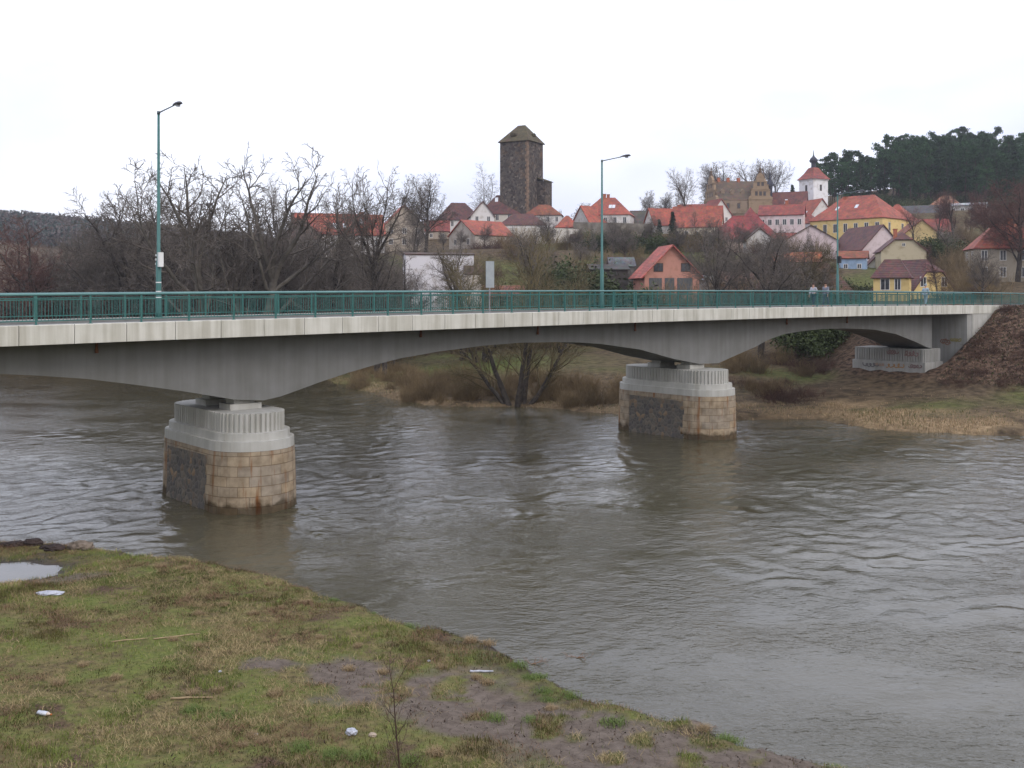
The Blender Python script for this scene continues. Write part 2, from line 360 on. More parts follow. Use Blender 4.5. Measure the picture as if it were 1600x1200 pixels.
def bank_material():
    m, t, p = nodes('bank_soil'); n = t.nodes.new; l = t.links.new
    tc = n('ShaderNodeTexCoord')
    def noise(s, d=6):
        q = n('ShaderNodeTexNoise'); q.inputs['Scale'].default_value = s; q.inputs['Detail'].default_value = d; q.inputs['Roughness'].default_value = .65; l(tc.outputs['Object'], q.inputs[0]); return q.outputs[0]
    def ramp(i, a, b, ca, cb):
        r = n('ShaderNodeValToRGB'); r.color_ramp.elements[0].position = a; r.color_ramp.elements[1].position = b
        r.color_ramp.elements[0].color = (*ca, 1); r.color_ramp.elements[1].color = (*cb, 1); l(i, r.inputs[0]); return r.outputs[0]
    def mix(f, a, b):
        x = n('ShaderNodeMixRGB'); l(f, x.inputs[0]); l(a, x.inputs[1]); l(b, x.inputs[2]); return x.outputs[0]
    turf = ramp(noise(5, 8), .34, .66, (.07, .052, .026), (.19, .155, .066))
    green = ramp(noise(9, 6), .3, .7, (.065, .082, .02), (.16, .175, .046))
    c = mix(ramp(noise(.9, 7), .42, .60, (0, 0, 0), (1, 1, 1)), turf, green)
    brown = ramp(noise(14, 6), .35, .65, (.045, .028, .019), (.13, .085, .055))
    c = mix(ramp(noise(.7, 8), .56, .66, (0, 0, 0), (1, 1, 1)), c, brown)
    mud = ramp(noise(3.5, 8), .32, .68, (.085, .066, .052), (.165, .134, .110))
    vo = n('ShaderNodeTexVoronoi'); vo.feature = 'DISTANCE_TO_EDGE'; vo.inputs['Scale'].default_value = 2.7
    dm = n('ShaderNodeMixRGB'); dm.blend_type = 'ADD'; dm.inputs[0].default_value = .35; l(tc.outputs['Object'], dm.inputs[1])
    nq = n('ShaderNodeTexNoise'); nq.inputs['Scale'].default_value = 3; l(tc.outputs['Object'], nq.inputs[0]); l(nq.outputs['Color'], dm.inputs[2]); l(dm.outputs[0], vo.inputs['Vector'])
    crack = ramp(vo.outputs['Distance'], .004, .022, (.35, .33, .30), (1, 1, 1))
    mm = n('ShaderNodeMixRGB'); mm.blend_type = 'MULTIPLY'; mm.inputs[0].default_value = .7; l(mud, mm.inputs[1]); l(crack, mm.inputs[2])
    at_ = n('ShaderNodeAttribute'); at_.attribute_name = 'mud'
    c = mix(at_.outputs['Fac'], c, mm.outputs[0])
    aw = n('ShaderNodeAttribute'); aw.attribute_name = 'wet'
    wetc = ramp(noise(6, 6), .35, .65, (.018, .013, .010), (.055, .042, .032))
    c = mix(aw.outputs['Fac'], c, wetc)
    l(c, p.inputs['Base Color'])
    mr = n('ShaderNodeMapRange'); mr.inputs['To Min'].default_value = .95; mr.inputs['To Max'].default_value = .45; l(aw.outputs['Fac'], mr.inputs['Value']); l(mr.outputs[0], p.inputs['Roughness'])
    p.inputs['Specular IOR Level'].default_value = .2
    b = n('ShaderNodeBump'); b.inputs['Strength'].default_value = .7; b.inputs['Distance'].default_value = .08; l(noise(11, 8), b.inputs['Height']); l(b.outputs[0], p.inputs['Normal'])
    return m
M_bank = bank_material()
def a_wet(x, y):
    z = near_h(x, y); px_, py_ = gnd(20, 900); lv = max(.07, float(near_h(px_, py_)) + .15); n3 = (fbm(x * 3, y * 3, 62) - .5) * .12
    return np.maximum((1 - sstep(.0, .13, z - lv + n3)) * (1 - sstep(3.5, 5.5, np.hypot(x - px_, (y - py_) * 1.3))), 1 - sstep(.03, .20 + .12 * sstep(0, 4, x), z + (fbm(x * 3, y * 3, 61) - .5) * .15))
xs = spaced([(-300, 20), (-60, 2), (-24, .16), (12, .8), (40, 6), (120, 1)])
ys = spaced([(-120, 12), (0, 1.2), (14.5, .16), (39, 2), (60, 8), (220, 1)])
bank = link('riverbank', grid_mesh('riverbank', xs, ys, near_h, M_bank, {'mud': mud_mask, 'wet': a_wet}, keep=lambda x, y, z: z > -1.6))
tag(bank, kind='structure')

# ------------------------------------------------------------------ river
def water_material():
    m, t, p = nodes('river_water'); n = t.nodes.new; l = t.links.new
    tc = n('ShaderNodeTexCoord')
    mp = n('ShaderNodeMapping'); mp.inputs['Rotation'].default_value = (0, 0, R(-48)); mp.inputs['Scale'].default_value = (.75, 1.25, 1); l(tc.outputs['Object'], mp.inputs[0])
    def noise(s, d, dist=0):
        q = n('ShaderNodeTexNoise'); q.inputs['Scale'].default_value = s; q.inputs['Detail'].default_value = d; q.inputs['Distortion'].default_value = dist; l(mp.outputs[0], q.inputs[0]); return q.outputs[0]
    r = n('ShaderNodeValToRGB'); r.color_ramp.elements[0].position = .35; r.color_ramp.elements[1].position = .65
    r.color_ramp.elements[0].color = (.052, .047, .027, 1); r.color_ramp.elements[1].color = (.070, .063, .040, 1); l(noise(.12, 5), r.inputs[0])
    l(r.outputs[0], p.inputs['Base Color'])
    p.inputs['Roughness'].default_value = .05; p.inputs['IOR'].default_value = 1.5
    ad = n('ShaderNodeMath'); ad.operation = 'MULTIPLY_ADD'; ad.inputs[1].default_value = .45; l(noise(6.5, 4, .4), ad.inputs[0]); l(noise(2.2, 4, .6), ad.inputs[2])
    # flow patches: some stretches run smoother than others
    pr = n('ShaderNodeValToRGB'); pr.color_ramp.elements[0].position = .36; pr.color_ramp.elements[1].position = .62
    pr.color_ramp.elements[0].color = (.3, .3, .3, 1); l(noise(.16, 5, 1.0), pr.inputs[0])
    mu = n('ShaderNodeMath'); mu.operation = 'MULTIPLY'; l(pr.outputs[0], mu.inputs[0]); mu.inputs[1].default_value = .5
    b = n('ShaderNodeBump'); b.inputs['Distance'].default_value = .12; l(ad.outputs[0], b.inputs['Height']); l(mu.outputs[0], b.inputs['Strength']); l(b.outputs[0], p.inputs['Normal'])
    return m
rng = np.random.default_rng(4)
WAVES = [(lam, ang, ph, .0024 * lam ** .8) for lam, ang, ph in zip(np.exp(rng.uniform(np.log(.45), np.log(1.9), 80)), R(-48) + rng.normal(0, .8, 80), rng.uniform(0, 6.28, 80))]
def wave_h(x, y):
    z = np.zeros(np.shape(x)); wx = x + 1.6 * (fbm(x * .22, y * .22, 91) - .5) * 3; wy = y + 1.6 * (fbm(x * .22, y * .22, 95) - .5) * 3
    for lam, ang, ph, a in WAVES:
        k = 6.283 / lam; z = z + a * np.sin(k * (wx * math.cos(ang) + wy * math.sin(ang)) + ph)
    calm = .35 + 1.0 * sstep(.36, .62, fbm(x * .075, y * .075, 17)) * (0.45 + .55 * sstep(22, 40, y))
    for ps in (10.3, 42.0):                      # broken water round the two piers
        s, o = so_of(x, y); calm = calm + 1.1 * np.exp(-((s - ps) / 3.6) ** 2 - ((o - 3.0) / 8.0) ** 2)
    return z * .8 * calm * (1 - sstep(120, 150, np.hypot(x, y)))
xs = spaced([(-2500, 200), (-300, 30), (-70, .5), (-38, .19), (36, .4), (70, 10), (300, 100)])
ys = spaced([(-300, 40), (10, 2), (16, .19), (70, .4), (92, .6), (135, 8), (500, 100)])
river = link('river', grid_mesh('river', xs, ys, wave_h, water_material())); tag(river, kind='structure')
px_, py_ = gnd(20, 900)
pv = [(px_ + 4.2 * math.cos(a) * (1 + .18 * math.sin(3 * a)), py_ + 3.0 * math.sin(a) * (1 + .15 * math.cos(2 * a)), 0) for a in np.linspace(0, 6.283, 40, endpoint=False)]
pz = float(near_h(px_ + 2.2, py_))
M_puddle = mott('puddle_water', (.055, .05, .04), (.08, .07, .055), 2, rough=.06, spec=.5, bump=.05, bscale=6)
pu = MB(); pu.add([(a, b, max(.07, float(near_h(px_, py_)) + .15)) for a, b, c in pv], [tuple(range(40))]); tag(pu.build('puddle', M_puddle, fix=False), kind='structure')
# ------------------------------------------------------------------ bridge
def concrete(name, c, streak=.3, rough=.85):
    m, t, p = nodes(name); n = t.nodes.new; l = t.links.new
    tc = n('ShaderNodeTexCoord')
    def noise(s, d, st=(1, 1, 1)):
        mp = n('ShaderNodeMapping'); mp.inputs['Scale'].default_value = st; l(tc.outputs['Object'], mp.inputs[0])
        q = n('ShaderNodeTexNoise'); q.inputs['Scale'].default_value = s; q.inputs['Detail'].default_value = d; l(mp.outputs[0], q.inputs[0]); return q.outputs[0]
    r = n('ShaderNodeValToRGB'); r.color_ramp.elements[0].position = .3; r.color_ramp.elements[1].position = .7
    r.color_ramp.elements[0].color = (c[0] * .86, c[1] * .86, c[2] * .84, 1); r.color_ramp.elements[1].color = (*c, 1); l(noise(1.1, 7), r.inputs[0])
    r2 = n('ShaderNodeValToRGB'); r2.color_ramp.elements[0].position = .33; r2.color_ramp.elements[1].position = .6
    r2.color_ramp.elements[0].color = (.62, .60, .55, 1); l(noise(3.2, 6, (1, 1, .06)), r2.inputs[0])
    mx = n('ShaderNodeMixRGB'); mx.blend_type = 'MULTIPLY'; mx.inputs[0].default_value = streak; l(r.outputs[0], mx.inputs[1]); l(r2.outputs[0], mx.inputs[2])
    l(mx.outputs[0], p.inputs['Base Color']); p.inputs['Roughness'].default_value = rough; p.inputs['Specular IOR Level'].default_value = .2
    b = n('ShaderNodeBump'); b.inputs['Strength'].default_value = .15; b.inputs['Distance'].default_value = .03; l(noise(14, 6), b.inputs['Height']); l(b.outputs[0], p.inputs['Normal'])
    return m
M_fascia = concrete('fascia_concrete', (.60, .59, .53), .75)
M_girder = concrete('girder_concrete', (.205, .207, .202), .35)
M_cap = concrete('pier_cap_concrete', (.46, .455, .425), .4)
M_abut = concrete('abutment_concrete', (.34, .338, .32), .5)
M_rust = mott('rusty_pipe', (.10, .035, .02), (.20, .09, .05), 6)

def stone_mats():
    # dressed granite blocks, laid out by the UVs of the shaft (metres round the shaft, metres up)
    m, t, p = nodes('granite_blocks'); n = t.nodes.new; l = t.links.new
    uv = n('ShaderNodeUVMap'); tc = n('ShaderNodeTexCoord')
    br = n('ShaderNodeTexBrick'); br.inputs['Scale'].default_value = 1; br.inputs['Brick Width'].default_value = 1.02; br.inputs['Row Height'].default_value = .43
    br.inputs['Mortar Size'].default_value = .018; br.inputs['Mortar Smooth'].default_value = .3; br.inputs['Bias'].default_value = -.1
    br.inputs['Color1'].default_value = (.36, .30, .215, 1); br.inputs['Color2'].default_value = (.29, .265, .225, 1); br.inputs['Mortar'].default_value = (.22, .175, .125, 1)
    l(uv.outputs[0], br.inputs[0])
    nz = n('ShaderNodeTexNoise'); nz.inputs['Scale'].default_value = 2.2; nz.inputs['Detail'].default_value = 8; l(tc.outputs['Object'], nz.inputs[0])
    r = n('ShaderNodeValToRGB'); r.color_ramp.elements[0].position = .3; r.color_ramp.elements[1].position = .7
    r.color_ramp.elements[0].color = (.62, .56, .5, 1); r.color_ramp.elements[1].color = (1.15, 1.1, 1.05, 1); l(nz.outputs[0], r.inputs[0])
    mx = n('ShaderNodeMixRGB'); mx.blend_type = 'MULTIPLY'; mx.inputs[0].default_value = 1; l(br.outputs[0], mx.inputs[1]); l(r.outputs[0], mx.inputs[2])
    # rust runs
    mp = n('ShaderNodeMapping'); mp.inputs['Scale'].default_value = (1.1, .16, 1); l(uv.outputs[0], mp.inputs[0])
    n2 = n('ShaderNodeTexNoise'); n2.inputs['Scale'].default_value = 2.6; n2.inputs['Detail'].default_value = 6; l(mp.outputs[0], n2.inputs[0])
    r2 = n('ShaderNodeValToRGB'); r2.color_ramp.elements[0].position = .55; r2.color_ramp.elements[1].position = .68; l(n2.outputs[0], r2.inputs[0])
    m2 = n('ShaderNodeMixRGB'); m2.inputs[2].default_value = (.20, .085, .03, 1); l(r2.outputs[0], m2.inputs[0]); l(mx.outputs[0], m2.inputs[1])
    # damp, algae-dark band by the waterline
    sz = n('ShaderNodeSeparateXYZ'); l(uv.outputs[0], sz.inputs[0]); n4 = n('ShaderNodeTexNoise'); n4.inputs['Scale'].default_value = 1.6; n4.inputs['Detail'].default_value = 6; l(uv.outputs[0], n4.inputs[0])
    sm = n('ShaderNodeMath'); sm.operation = 'MULTIPLY_ADD'; sm.inputs[1].default_value = -.9; l(n4.outputs[0], sm.inputs[0]); l(sz.outputs['Y'], sm.inputs[2])
    rw = n('ShaderNodeValToRGB'); rw.color_ramp.elements[0].position = .0; rw.color_ramp.elements[1].position = .22; rw.color_ramp.elements[0].color = (.30, .28, .24, 1); l(sm.outputs[0], rw.inputs[0])
    m4 = n('ShaderNodeMixRGB'); m4.blend_type = 'MULTIPLY'; m4.inputs[0].default_value = 1; l(m2.outputs[0], m4.inputs[1]); l(rw.outputs[0], m4.inputs[2])
    l(m4.outputs[0], p.inputs['Base Color']); p.inputs['Roughness'].default_value = .9; p.inputs['Specular IOR Level'].default_value = .15
    b = n('ShaderNodeBump'); b.inputs['Strength'].default_value = .6; b.inputs['Distance'].default_value = .03; b.invert = True; l(br.outputs['Fac'], b.inputs['Height']); l(b.outputs[0], p.inputs['Normal'])
    a = m
    m, t, p = nodes('rubble_stone'); n = t.nodes.new; l = t.links.new
    tc = n('ShaderNodeTexCoord'); vo = n('ShaderNodeTexVoronoi'); vo.inputs['Scale'].default_value = 3.7; l(tc.outputs['Object'], vo.inputs['Vector'])
    ve = n('ShaderNodeTexVoronoi'); ve.feature = 'DISTANCE_TO_EDGE'; ve.inputs['Scale'].default_value = 3.7; l(tc.outputs['Object'], ve.inputs['Vector'])
    sp = n('ShaderNodeSeparateColor'); l(vo.outputs['Color'], sp.inputs[0])
    r = n('ShaderNodeValToRGB'); e = r.color_ramp.elements; e[0].color = (.06, .056, .05, 1); e[1].color = (.24, .16, .09, 1)
    x = e.new(.45); x.color = (.105, .095, .082, 1); x = e.new(.6); x.color = (.15, .125, .095, 1); x = e.new(.8); x.color = (.07, .066, .065, 1); l(sp.outputs[0], r.inputs[0])
    r2 = n('ShaderNodeValToRGB'); r2.color_ramp.elements[0].position = .01; r2.color_ramp.elements[1].position = .06
    l(ve.outputs['Distance'], r2.inputs[0]); mx = n('ShaderNodeMixRGB'); mx.inputs[1].default_value = (.15, .135, .112, 1); l(r2.outputs[0], mx.inputs[0]); l(r.outputs[0], mx.inputs[2])
    l(mx.outputs[0], p.inputs['Base Color']); p.inputs['Roughness'].default_value = .9
    b = n('ShaderNodeBump'); b.inputs['Strength'].default_value = .8; b.inputs['Distance'].default_value = .06; l(ve.outputs['Distance'], b.inputs['Height']); l(b.outputs[0], p.inputs['Normal'])
    return a, m
M_granite, M_rubble = stone_mats()

bridge = empty('road_bridge', (P0[0], P0[1], 0), BA)
tag(bridge, 'long arched concrete road bridge on two stone based piers across the river', 'bridge')
S0, S1 = -30.0, 86.0
def ribbon(name, prof, s0, s1, mat, parent, step=1.95, off=0.0):
    """profile (o, z relative to rail-top level) swept along the bridge with its camber"""
    ss = np.arange(s0, s1 + 1e-6, step) if s1 - s0 > step else np.array([s0, s1])
    if ss[-1] < s1 - 1e-3: ss = np.append(ss, s1)
    b = MB(); k = len(prof); V = []; Fc = []
    for s in ss:
        for o, z in prof: V.append((s, o, CAMZ + camber(s) + z))
    for i in range(len(ss) - 1):
        for j in range(k): Fc.append((i * k + j, i * k + (j + 1) % k, (i + 1) * k + (j + 1) % k, (i + 1) * k + j))
    Fc += [tuple(range(k)), tuple((len(ss) - 1) * k + j for j in range(k))]
    b.add(V, Fc); return b.build(name, mat, parent)
# fascia: precast edge panels with open joints
def fascia(o0, o1, name):
    b = MB(); j = .62
    s = S0 + ((j - S0) % 1.95) - 1.95
    while s < S1:
        a, c = max(s, S0) + .012, min(s + 1.95, S1) - .012
        if c > a:
            za, zc = CAMZ + camber(a), CAMZ + camber(c)
            pr = [(o0, -1.90), (o0, -1.19), (o0 + .03 * (1 if o1 > o0 else -1), -1.165), (o1, -1.165), (o1, -1.90)]
            V = [(a, o, za + z) for o, z in pr] + [(c, o, zc + z) for o, z in pr]
            k = 5; b.add(V, [tuple(range(5)), tuple(range(9, 4, -1))] + [(i, i + k, (i + 1) % k + k, (i + 1) % k) for i in range(k)])
        s += 1.95
    return b.build(name, M_fascia, bridge)
fascia(0, .30, 'edge_beam'); fascia(BW, BW - .30, 'edge_beam')
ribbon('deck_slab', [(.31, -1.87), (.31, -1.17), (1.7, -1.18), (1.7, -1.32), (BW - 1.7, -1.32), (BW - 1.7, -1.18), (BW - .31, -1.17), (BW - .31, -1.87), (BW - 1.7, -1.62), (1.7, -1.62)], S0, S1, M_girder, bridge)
ribbon('carriageway', [(1.705, -1.316), (BW - 1.705, -1.316), (BW - 1.705, -1.31), (1.705, -1.31)], S0, S1, M_asphalt, bridge)
for s in np.arange(S0 + 1, S1 - 3, 6):
    a, c = s, s + 3; mk = MB(); mk.add([(a, 3.64, CAMZ + camber(a) - 1.304), (c, 3.64, CAMZ + camber(c) - 1.304), (c, 3.76, CAMZ + camber(c) - 1.304), (a, 3.76, CAMZ + camber(a) - 1.304)], [(0, 1, 2, 3)]); mk.build('lane_marking', M_white, bridge, fix=False)
# haunched girder: soffit read along its near face
GO = 1.7
SOF = [(0, 584), (63, 587), (136, 592), (211, 601), (285, 611), (340, 620), (367, 624.5), (412, 625.5), (440, 619), (470, 608), (500, 597), (545, 582), (590, 569), (625, 560), (687, 549), (756, 540), (812, 535.5), (869, 534.5),
       (906, 535), (940, 537.5), (1000, 546), (1050, 560), (1092, 568.5), (1122, 567.5), (1150, 555), (1180, 542), (1200, 531), (1225, 522), (1256, 517), (1285, 514), (1319, 513), (1366, 515), (1400, 522), (1428, 533), (1447, 542), (1456, 545)]
sof = []
for px, py in SOF:
    s = s_at(px, GO); x, y = xy_of(s, GO); sof.append((s, CAMZ - (py - HOR) / F * y))
sl_, zl_ = np.array(sof).T
S_P1, S_P2 = s_at(389.5, GO), s_at(1107, GO)
# mirror the first half span to the left, where the photo ends
lo_ = [(2 * sl_[0] - s - 9.0, z) for s, z in sof if s < S_P1]
zmin = zl_[0]
left = [(-23.5, 4.6), (-20, 5.5), (-15, 6.25), (-10, 6.55), (-5, 6.5)]
GP = left + [q for q in sof]
b = MB(); V = []; Fc = []
for i, (s, z) in enumerate(GP):
    top = CAMZ + camber(s) - 1.63
    V += [(s, GO, z), (s, BW - GO, z), (s, BW - GO, top), (s, GO, top)]
for i in range(len(GP) - 1):
    for j in range(4): Fc.append((i * 4 + j, i * 4 + (j + 1) % 4, i * 4 + 4 + (j + 1) % 4, i * 4 + 4 + j))
Fc += [(0, 1, 2, 3), tuple(len(GP) * 4 - 4 + j for j in range(4))]
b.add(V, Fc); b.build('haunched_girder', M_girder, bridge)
for px, py in [(151, 548), (657, 524), (840, 520), (992, 515), (1229, 505), (1323, 503)]:
    s = s_at(px, 1.6); x, y = xy_of(s, 1.6); z1 = CAMZ - (py - HOR) / F * y
    d = MB(); d.tube([(s, 1.58, z1 + .75), (s, 1.58, z1)], .055, 8); d.tube([(s, 1.58, z1 + .06), (s, 1.58, z1 - .09)], .075, 8); d.build('drain_pipe', M_rust, bridge)

# piers
def stadium(a, r, oc, n=14):
    P = []
    for i in range(n + 1):
        t = math.pi + math.pi * i / n; P.append((r * math.cos(t), oc - a + r * math.sin(t)))
    for i in range(n + 1):
        t = math.pi * i / n; P.append((r * math.cos(t), oc + a + r * math.sin(t)))
    return P
def loft(mb, A, za, B, zb, cap=True):
    k = len(A); o = len(mb.v)
    mb.add([(x, y, za) for x, y in A] + [(x, y, zb) for x, y in B], [(i, (i + 1) % k, k + (i + 1) % k, k + i) for i in range(k)] + ([tuple(range(k))[::-1], tuple(range(k, 2 * k))] if cap else []))
def pier(sc, oc, a, r, zs, top):
    pr = empty('pier', (sc, 0, 0)); pr.parent = bridge
    n = 14
    A, B = stadium(a, r + .08, oc, n), stadium(a, r - .07, oc, n); z0, z1 = -2.5, zs
    m = MB(); loft(m, A, z0, B, z1)
    sh = m.build('stone_shaft', [M_granite, M_rubble], pr)
    me = sh.data; uv = me.uv_layers.new(name='UVMap')
    per = [0]
    for i in range(len(A)): q = A[(i + 1) % len(A)]; per.append(per[-1] + math.hypot(q[0] - A[i][0], q[1] - A[i][1]))
    k = len(A)
    for pl in me.polygons:
        for li in pl.loop_indices:
            vi = me.loops[li].vertex_index; j = vi % k
            u = per[j]
            if j == 0 and any(me.loops[q].vertex_index % k == k - 1 for q in pl.loop_indices) and len(pl.loop_indices) == 4: u = per[k]
            uv.data[li].uv = (u + sc * .37, me.vertices[vi].co.z + .16)
    # rubble panels let into the two flat flanks
    for sg in (-1, 1):
        f = MB(); P = []
        nn = 11; outl = []
        rr = random.Random(int(sc * 10) + sg)
        lo, hi = oc - a + .15, oc + a - .1
        zt, zb = zs - .28, -1.0
        pts = [(lo, zb)] 
        z = zb
        while z < zt - .3: pts.append((lo + rr.choice([0, .28, .1]), z)); z += .42; pts.append((pts[-1][0], z))
        pts += [(hi, zt), (hi, zb)]
        def xoff(z, e): return sg * ((r + .08) - (.15) * (z + 2.5) / (zs + 2.5) + e)
        V = [(xoff(z, .022), o, z) for o, z in pts] + [(xoff(z, -.2), o, z) for o, z in pts]; k2 = len(pts)
        f.add(V, [tuple(range(k2)), tuple(range(2 * k2 - 1, k2 - 1, -1))] + [(i, i + k2, (i + 1) % k2 + k2, (i + 1) % k2) for i in range(k2)])
        f.build('rubble_panel', M_rubble, pr)
    m = MB(); h = (top - zs)
    loft(m, stadium(a, r - .085, oc), zs + .01, stadium(a, r - .10, oc), zs + .42)
    loft(m, stadium(a, r - .27, oc), zs + .42, stadium(a, r - .285, oc), zs + .75)
    m.build('stepped_cap', M_cap, pr)
    # ribbed block: flutes as real corrugation
    base = stadium(a, r - .52, oc, 60); fine = []
    L = 0; pts = base + [base[0]]
    seg = []
    for p, q in zip(pts[:-1], pts[1:]):
        d = math.hypot(q[0] - p[0], q[1] - p[1]); nst = max(1, int(round(d / .05)))
        for i in range(nst): seg.append((p[0] + (q[0] - p[0]) * i / nst, p[1] + (q[1] - p[1]) * i / nst, L + d * i / nst))
        L += d
    nr = round(L / .235)
    for i, (x, y, l) in enumerate(seg):
        p, q = seg[i - 1], seg[(i + 1) % len(seg)]; tx, ty = q[0] - p[0], q[1] - p[1]; tl = math.hypot(tx, ty) or 1
        ph = (l / L * nr) % 1; dd = -.085 if ph > .62 else 0
        fine.append((x + ty / tl * dd, y - tx / tl * dd))
    m = MB(); loft(m, fine, zs + .75, fine, top - .02)
    m.build('ribbed_block', M_cap, pr)
    for oo in (GO + .75, BW - GO - .75):
        q = MB(); q.box(-.75, oo - .55, top - .02, .75, oo + .55, top + .24); q.box(-.5, oo - .4, top + .24, .5, oo + .4, top + .50)
        q.build('bearing', M_cap, pr)
    return pr
pier(S_P1 - .05, BW / 2, 2.2, 1.99, 2.60, 4.18)
pier(S_P2 - .95, BW / 2, 2.45, 2.0, 2.72, 4.34)
# right abutment: ribbed bearing bench, rear wall, wing wall
ab = empty('abutment', (0, 0, 0)); ab.parent = bridge
sB = 74.4
q = MB(); q.box(sB - 2.0, 1.25, -.2, sB + 1.3, BW + .55, 3.3); q.build('bench_plinth', M_abut, ab)
q = MB(); q.box(sB - 1.84, 1.40, 3.3, sB + 1.1, BW + .4, 4.42)
o = 1.45
while o < BW + .25: q.box(sB - 1.92, o, 3.31, sB - 1.835, o + .15, 4.40); o += .235
s = sB - 1.8
while s < sB + 1.0: q.box(s, 1.32, 3.31, s + .15, 1.405, 4.40); s += .235
q.build('ribbed_block', M_abut, ab)
zt = CAMZ + camber(78) - 1.9
sW = s_at(1512, .04)
q = MB(); q.box(sW, .10, 1.0, sW + .9, BW - .10, CAMZ + camber(78) - 1.9); q.build('front_wall', M_abut, ab)
for o0, o1 in ((.04, .5), (BW - .5, BW - .04)):
    q = MB(); q.prism([(sW + .91, 1.2), (90, 5.5), (90, CAMZ + camber(87) - 1.93), (sW + .91, CAMZ + camber(78) - 1.905)], o0, o1, 'y'); q.build('wing_wall', M_cap, ab)
# spray-paint scrawls on the bench (abstract loops)
def scrawl(cs, co_, cz, w, h, col, seed, plane='s'):
    rr = random.Random(seed); pts = []
    for i in range(26): t = i / 25; pts.append((co_ + w * (t - .5) + .16 * math.cos(t * 23 + seed) + rr.uniform(-.05, .05), cz + h * .45 * math.sin(t * 23 + seed) * rr.uniform(.3, 1)))
    g = MB()
    for (a, za), (b_, zb) in zip(pts[:-1], pts[1:]):
        dx, dz = b_ - a, zb - za; L = math.hypot(dx, dz) or 1; nx, nz_ = -dz / L * .045, dx / L * .045
        if plane == 's': V = [(cs, a + nx, za + nz_), (cs, b_ + nx, zb + nz_), (cs, b_ - nx, zb - nz_), (cs, a - nx, za - nz_)]
        else: V = [(a + nx, cs, za + nz_), (b_ + nx, cs, zb + nz_), (b_ - nx, cs, zb - nz_), (a - nx, cs, za - nz_)]
        g.add(V, [(0, 1, 2, 3)])
    g.build('spray_paint_mark', mott('paint_%d' % int(col[0] * 100 + col[2] * 7), col, tuple(c * .8 for c in col), 3), ab, fix=False)
scrawl(sB - 2.02, 3.9, 2.9, 1.6, .55, (.36, .20, .09), 1); scrawl(sB - 2.025, 5.4, 2.95, 1.1, .3, (.34, .24, .18), 5)
scrawl(sB - 2.03, 2.1, 2.95, .9, .4, (.22, .15, .14), 2); scrawl(sB - 2.035, 6.2, 2.9, 1.2, .5, (.16, .15, .15), 3)
scrawl(sB - 1.935, 2.5, 4.0, 1.1, .7, (.24, .15, .14), 7); scrawl(sB - 1.94, 4.2, 4.1, .8, .5, (.24, .15, .14), 9)
scrawl(sW - .01, 2.0, 4.9, .7, .7, (.28, .16, .11), 4); scrawl(sW - .015, 1.1, 5.1, .9, .4, (.30, .26, .10), 6)
# left abutment, outside the frame
q = MB(); q.box(-27, .6, -1, -23.2, BW - .6, CAMZ - 2.2); q.build('back_wall', M_abut, ab)

# ------------------------------------------------------------------ railings (on the deck, one each side)
def railing(o, label, inward):
    rr_ = empty('railing', (P0[0], P0[1], 0), BA); tag(rr_, label, 'railing', None)
    zt = lambda s: CAMZ + camber(s)
    ss = np.arange(S0, 96.01, 1.95)
    zz = lambda s: zt(min(s, 90))
    m = MB(); m.tube([(s, o, zz(s) - .045) for s in ss], .05, 8); m.build('handrail', M_teal_lit, rr_, smooth=True)
    for dz, nm in ((-.235, 'upper_rail'), (-1.02, 'lower_rail')):
        m = MB(); k = len(ss)
        V = []; Fc = []
        for s in ss:
            for oo, z in ((o - .02, -.02), (o + .02, -.02), (o + .02, .02), (o - .02, .02)): V.append((s, oo, zz(s) + dz + z))
        for i in range(k - 1):
            for j in range(4): Fc.append((i * 4 + j, i * 4 + (j + 1) % 4, i * 4 + 4 + (j + 1) % 4, i * 4 + 4 + j))
        m.add(V, Fc); m.build(nm, M_teal, rr_)
    pm = MB(); pm.box(-.03, -.03, -1.17, .03, .03, -.085); pm.box(-.07, -.07, -1.172, .07, .07, -1.15); pme = None
    for s in np.arange(S0 + ((1.25 - S0) % 1.95), 96, 1.95):
        if pme is None: po = pm.build('post', M_teal, rr_); pme = po.data
        else: po = link('post', pme, rr_)
        po.location = (s, o, zz(s))
    bs = np.arange(S0 + .1, 96, .13); V = []; Q = []
    bw = .0085
    for i, s in enumerate(bs):
        z = zz(s); k = len(V)
        for zz_ in (-1.00, -.255):
            V += [(s - bw, o - bw, z + zz_), (s + bw, o - bw, z + zz_), (s + bw, o + bw, z + zz_), (s - bw, o + bw, z + zz_)]
        Q += [(k, k + 1, k + 5, k + 4), (k + 1, k + 2, k + 6, k + 5), (k + 2, k + 3, k + 7, k + 6), (k + 3, k, k + 4, k + 7)]
    bo = link('balusters', np_mesh('balusters', V, Q, M_teal), rr_); bo['kind'] = 'stuff'
    return rr_
railing(.16, 'green steel railing along the near edge of the bridge, in front of the other', 1)
railing(BW - .16, 'green steel railing along the far edge of the bridge, seen through the near one', -1)

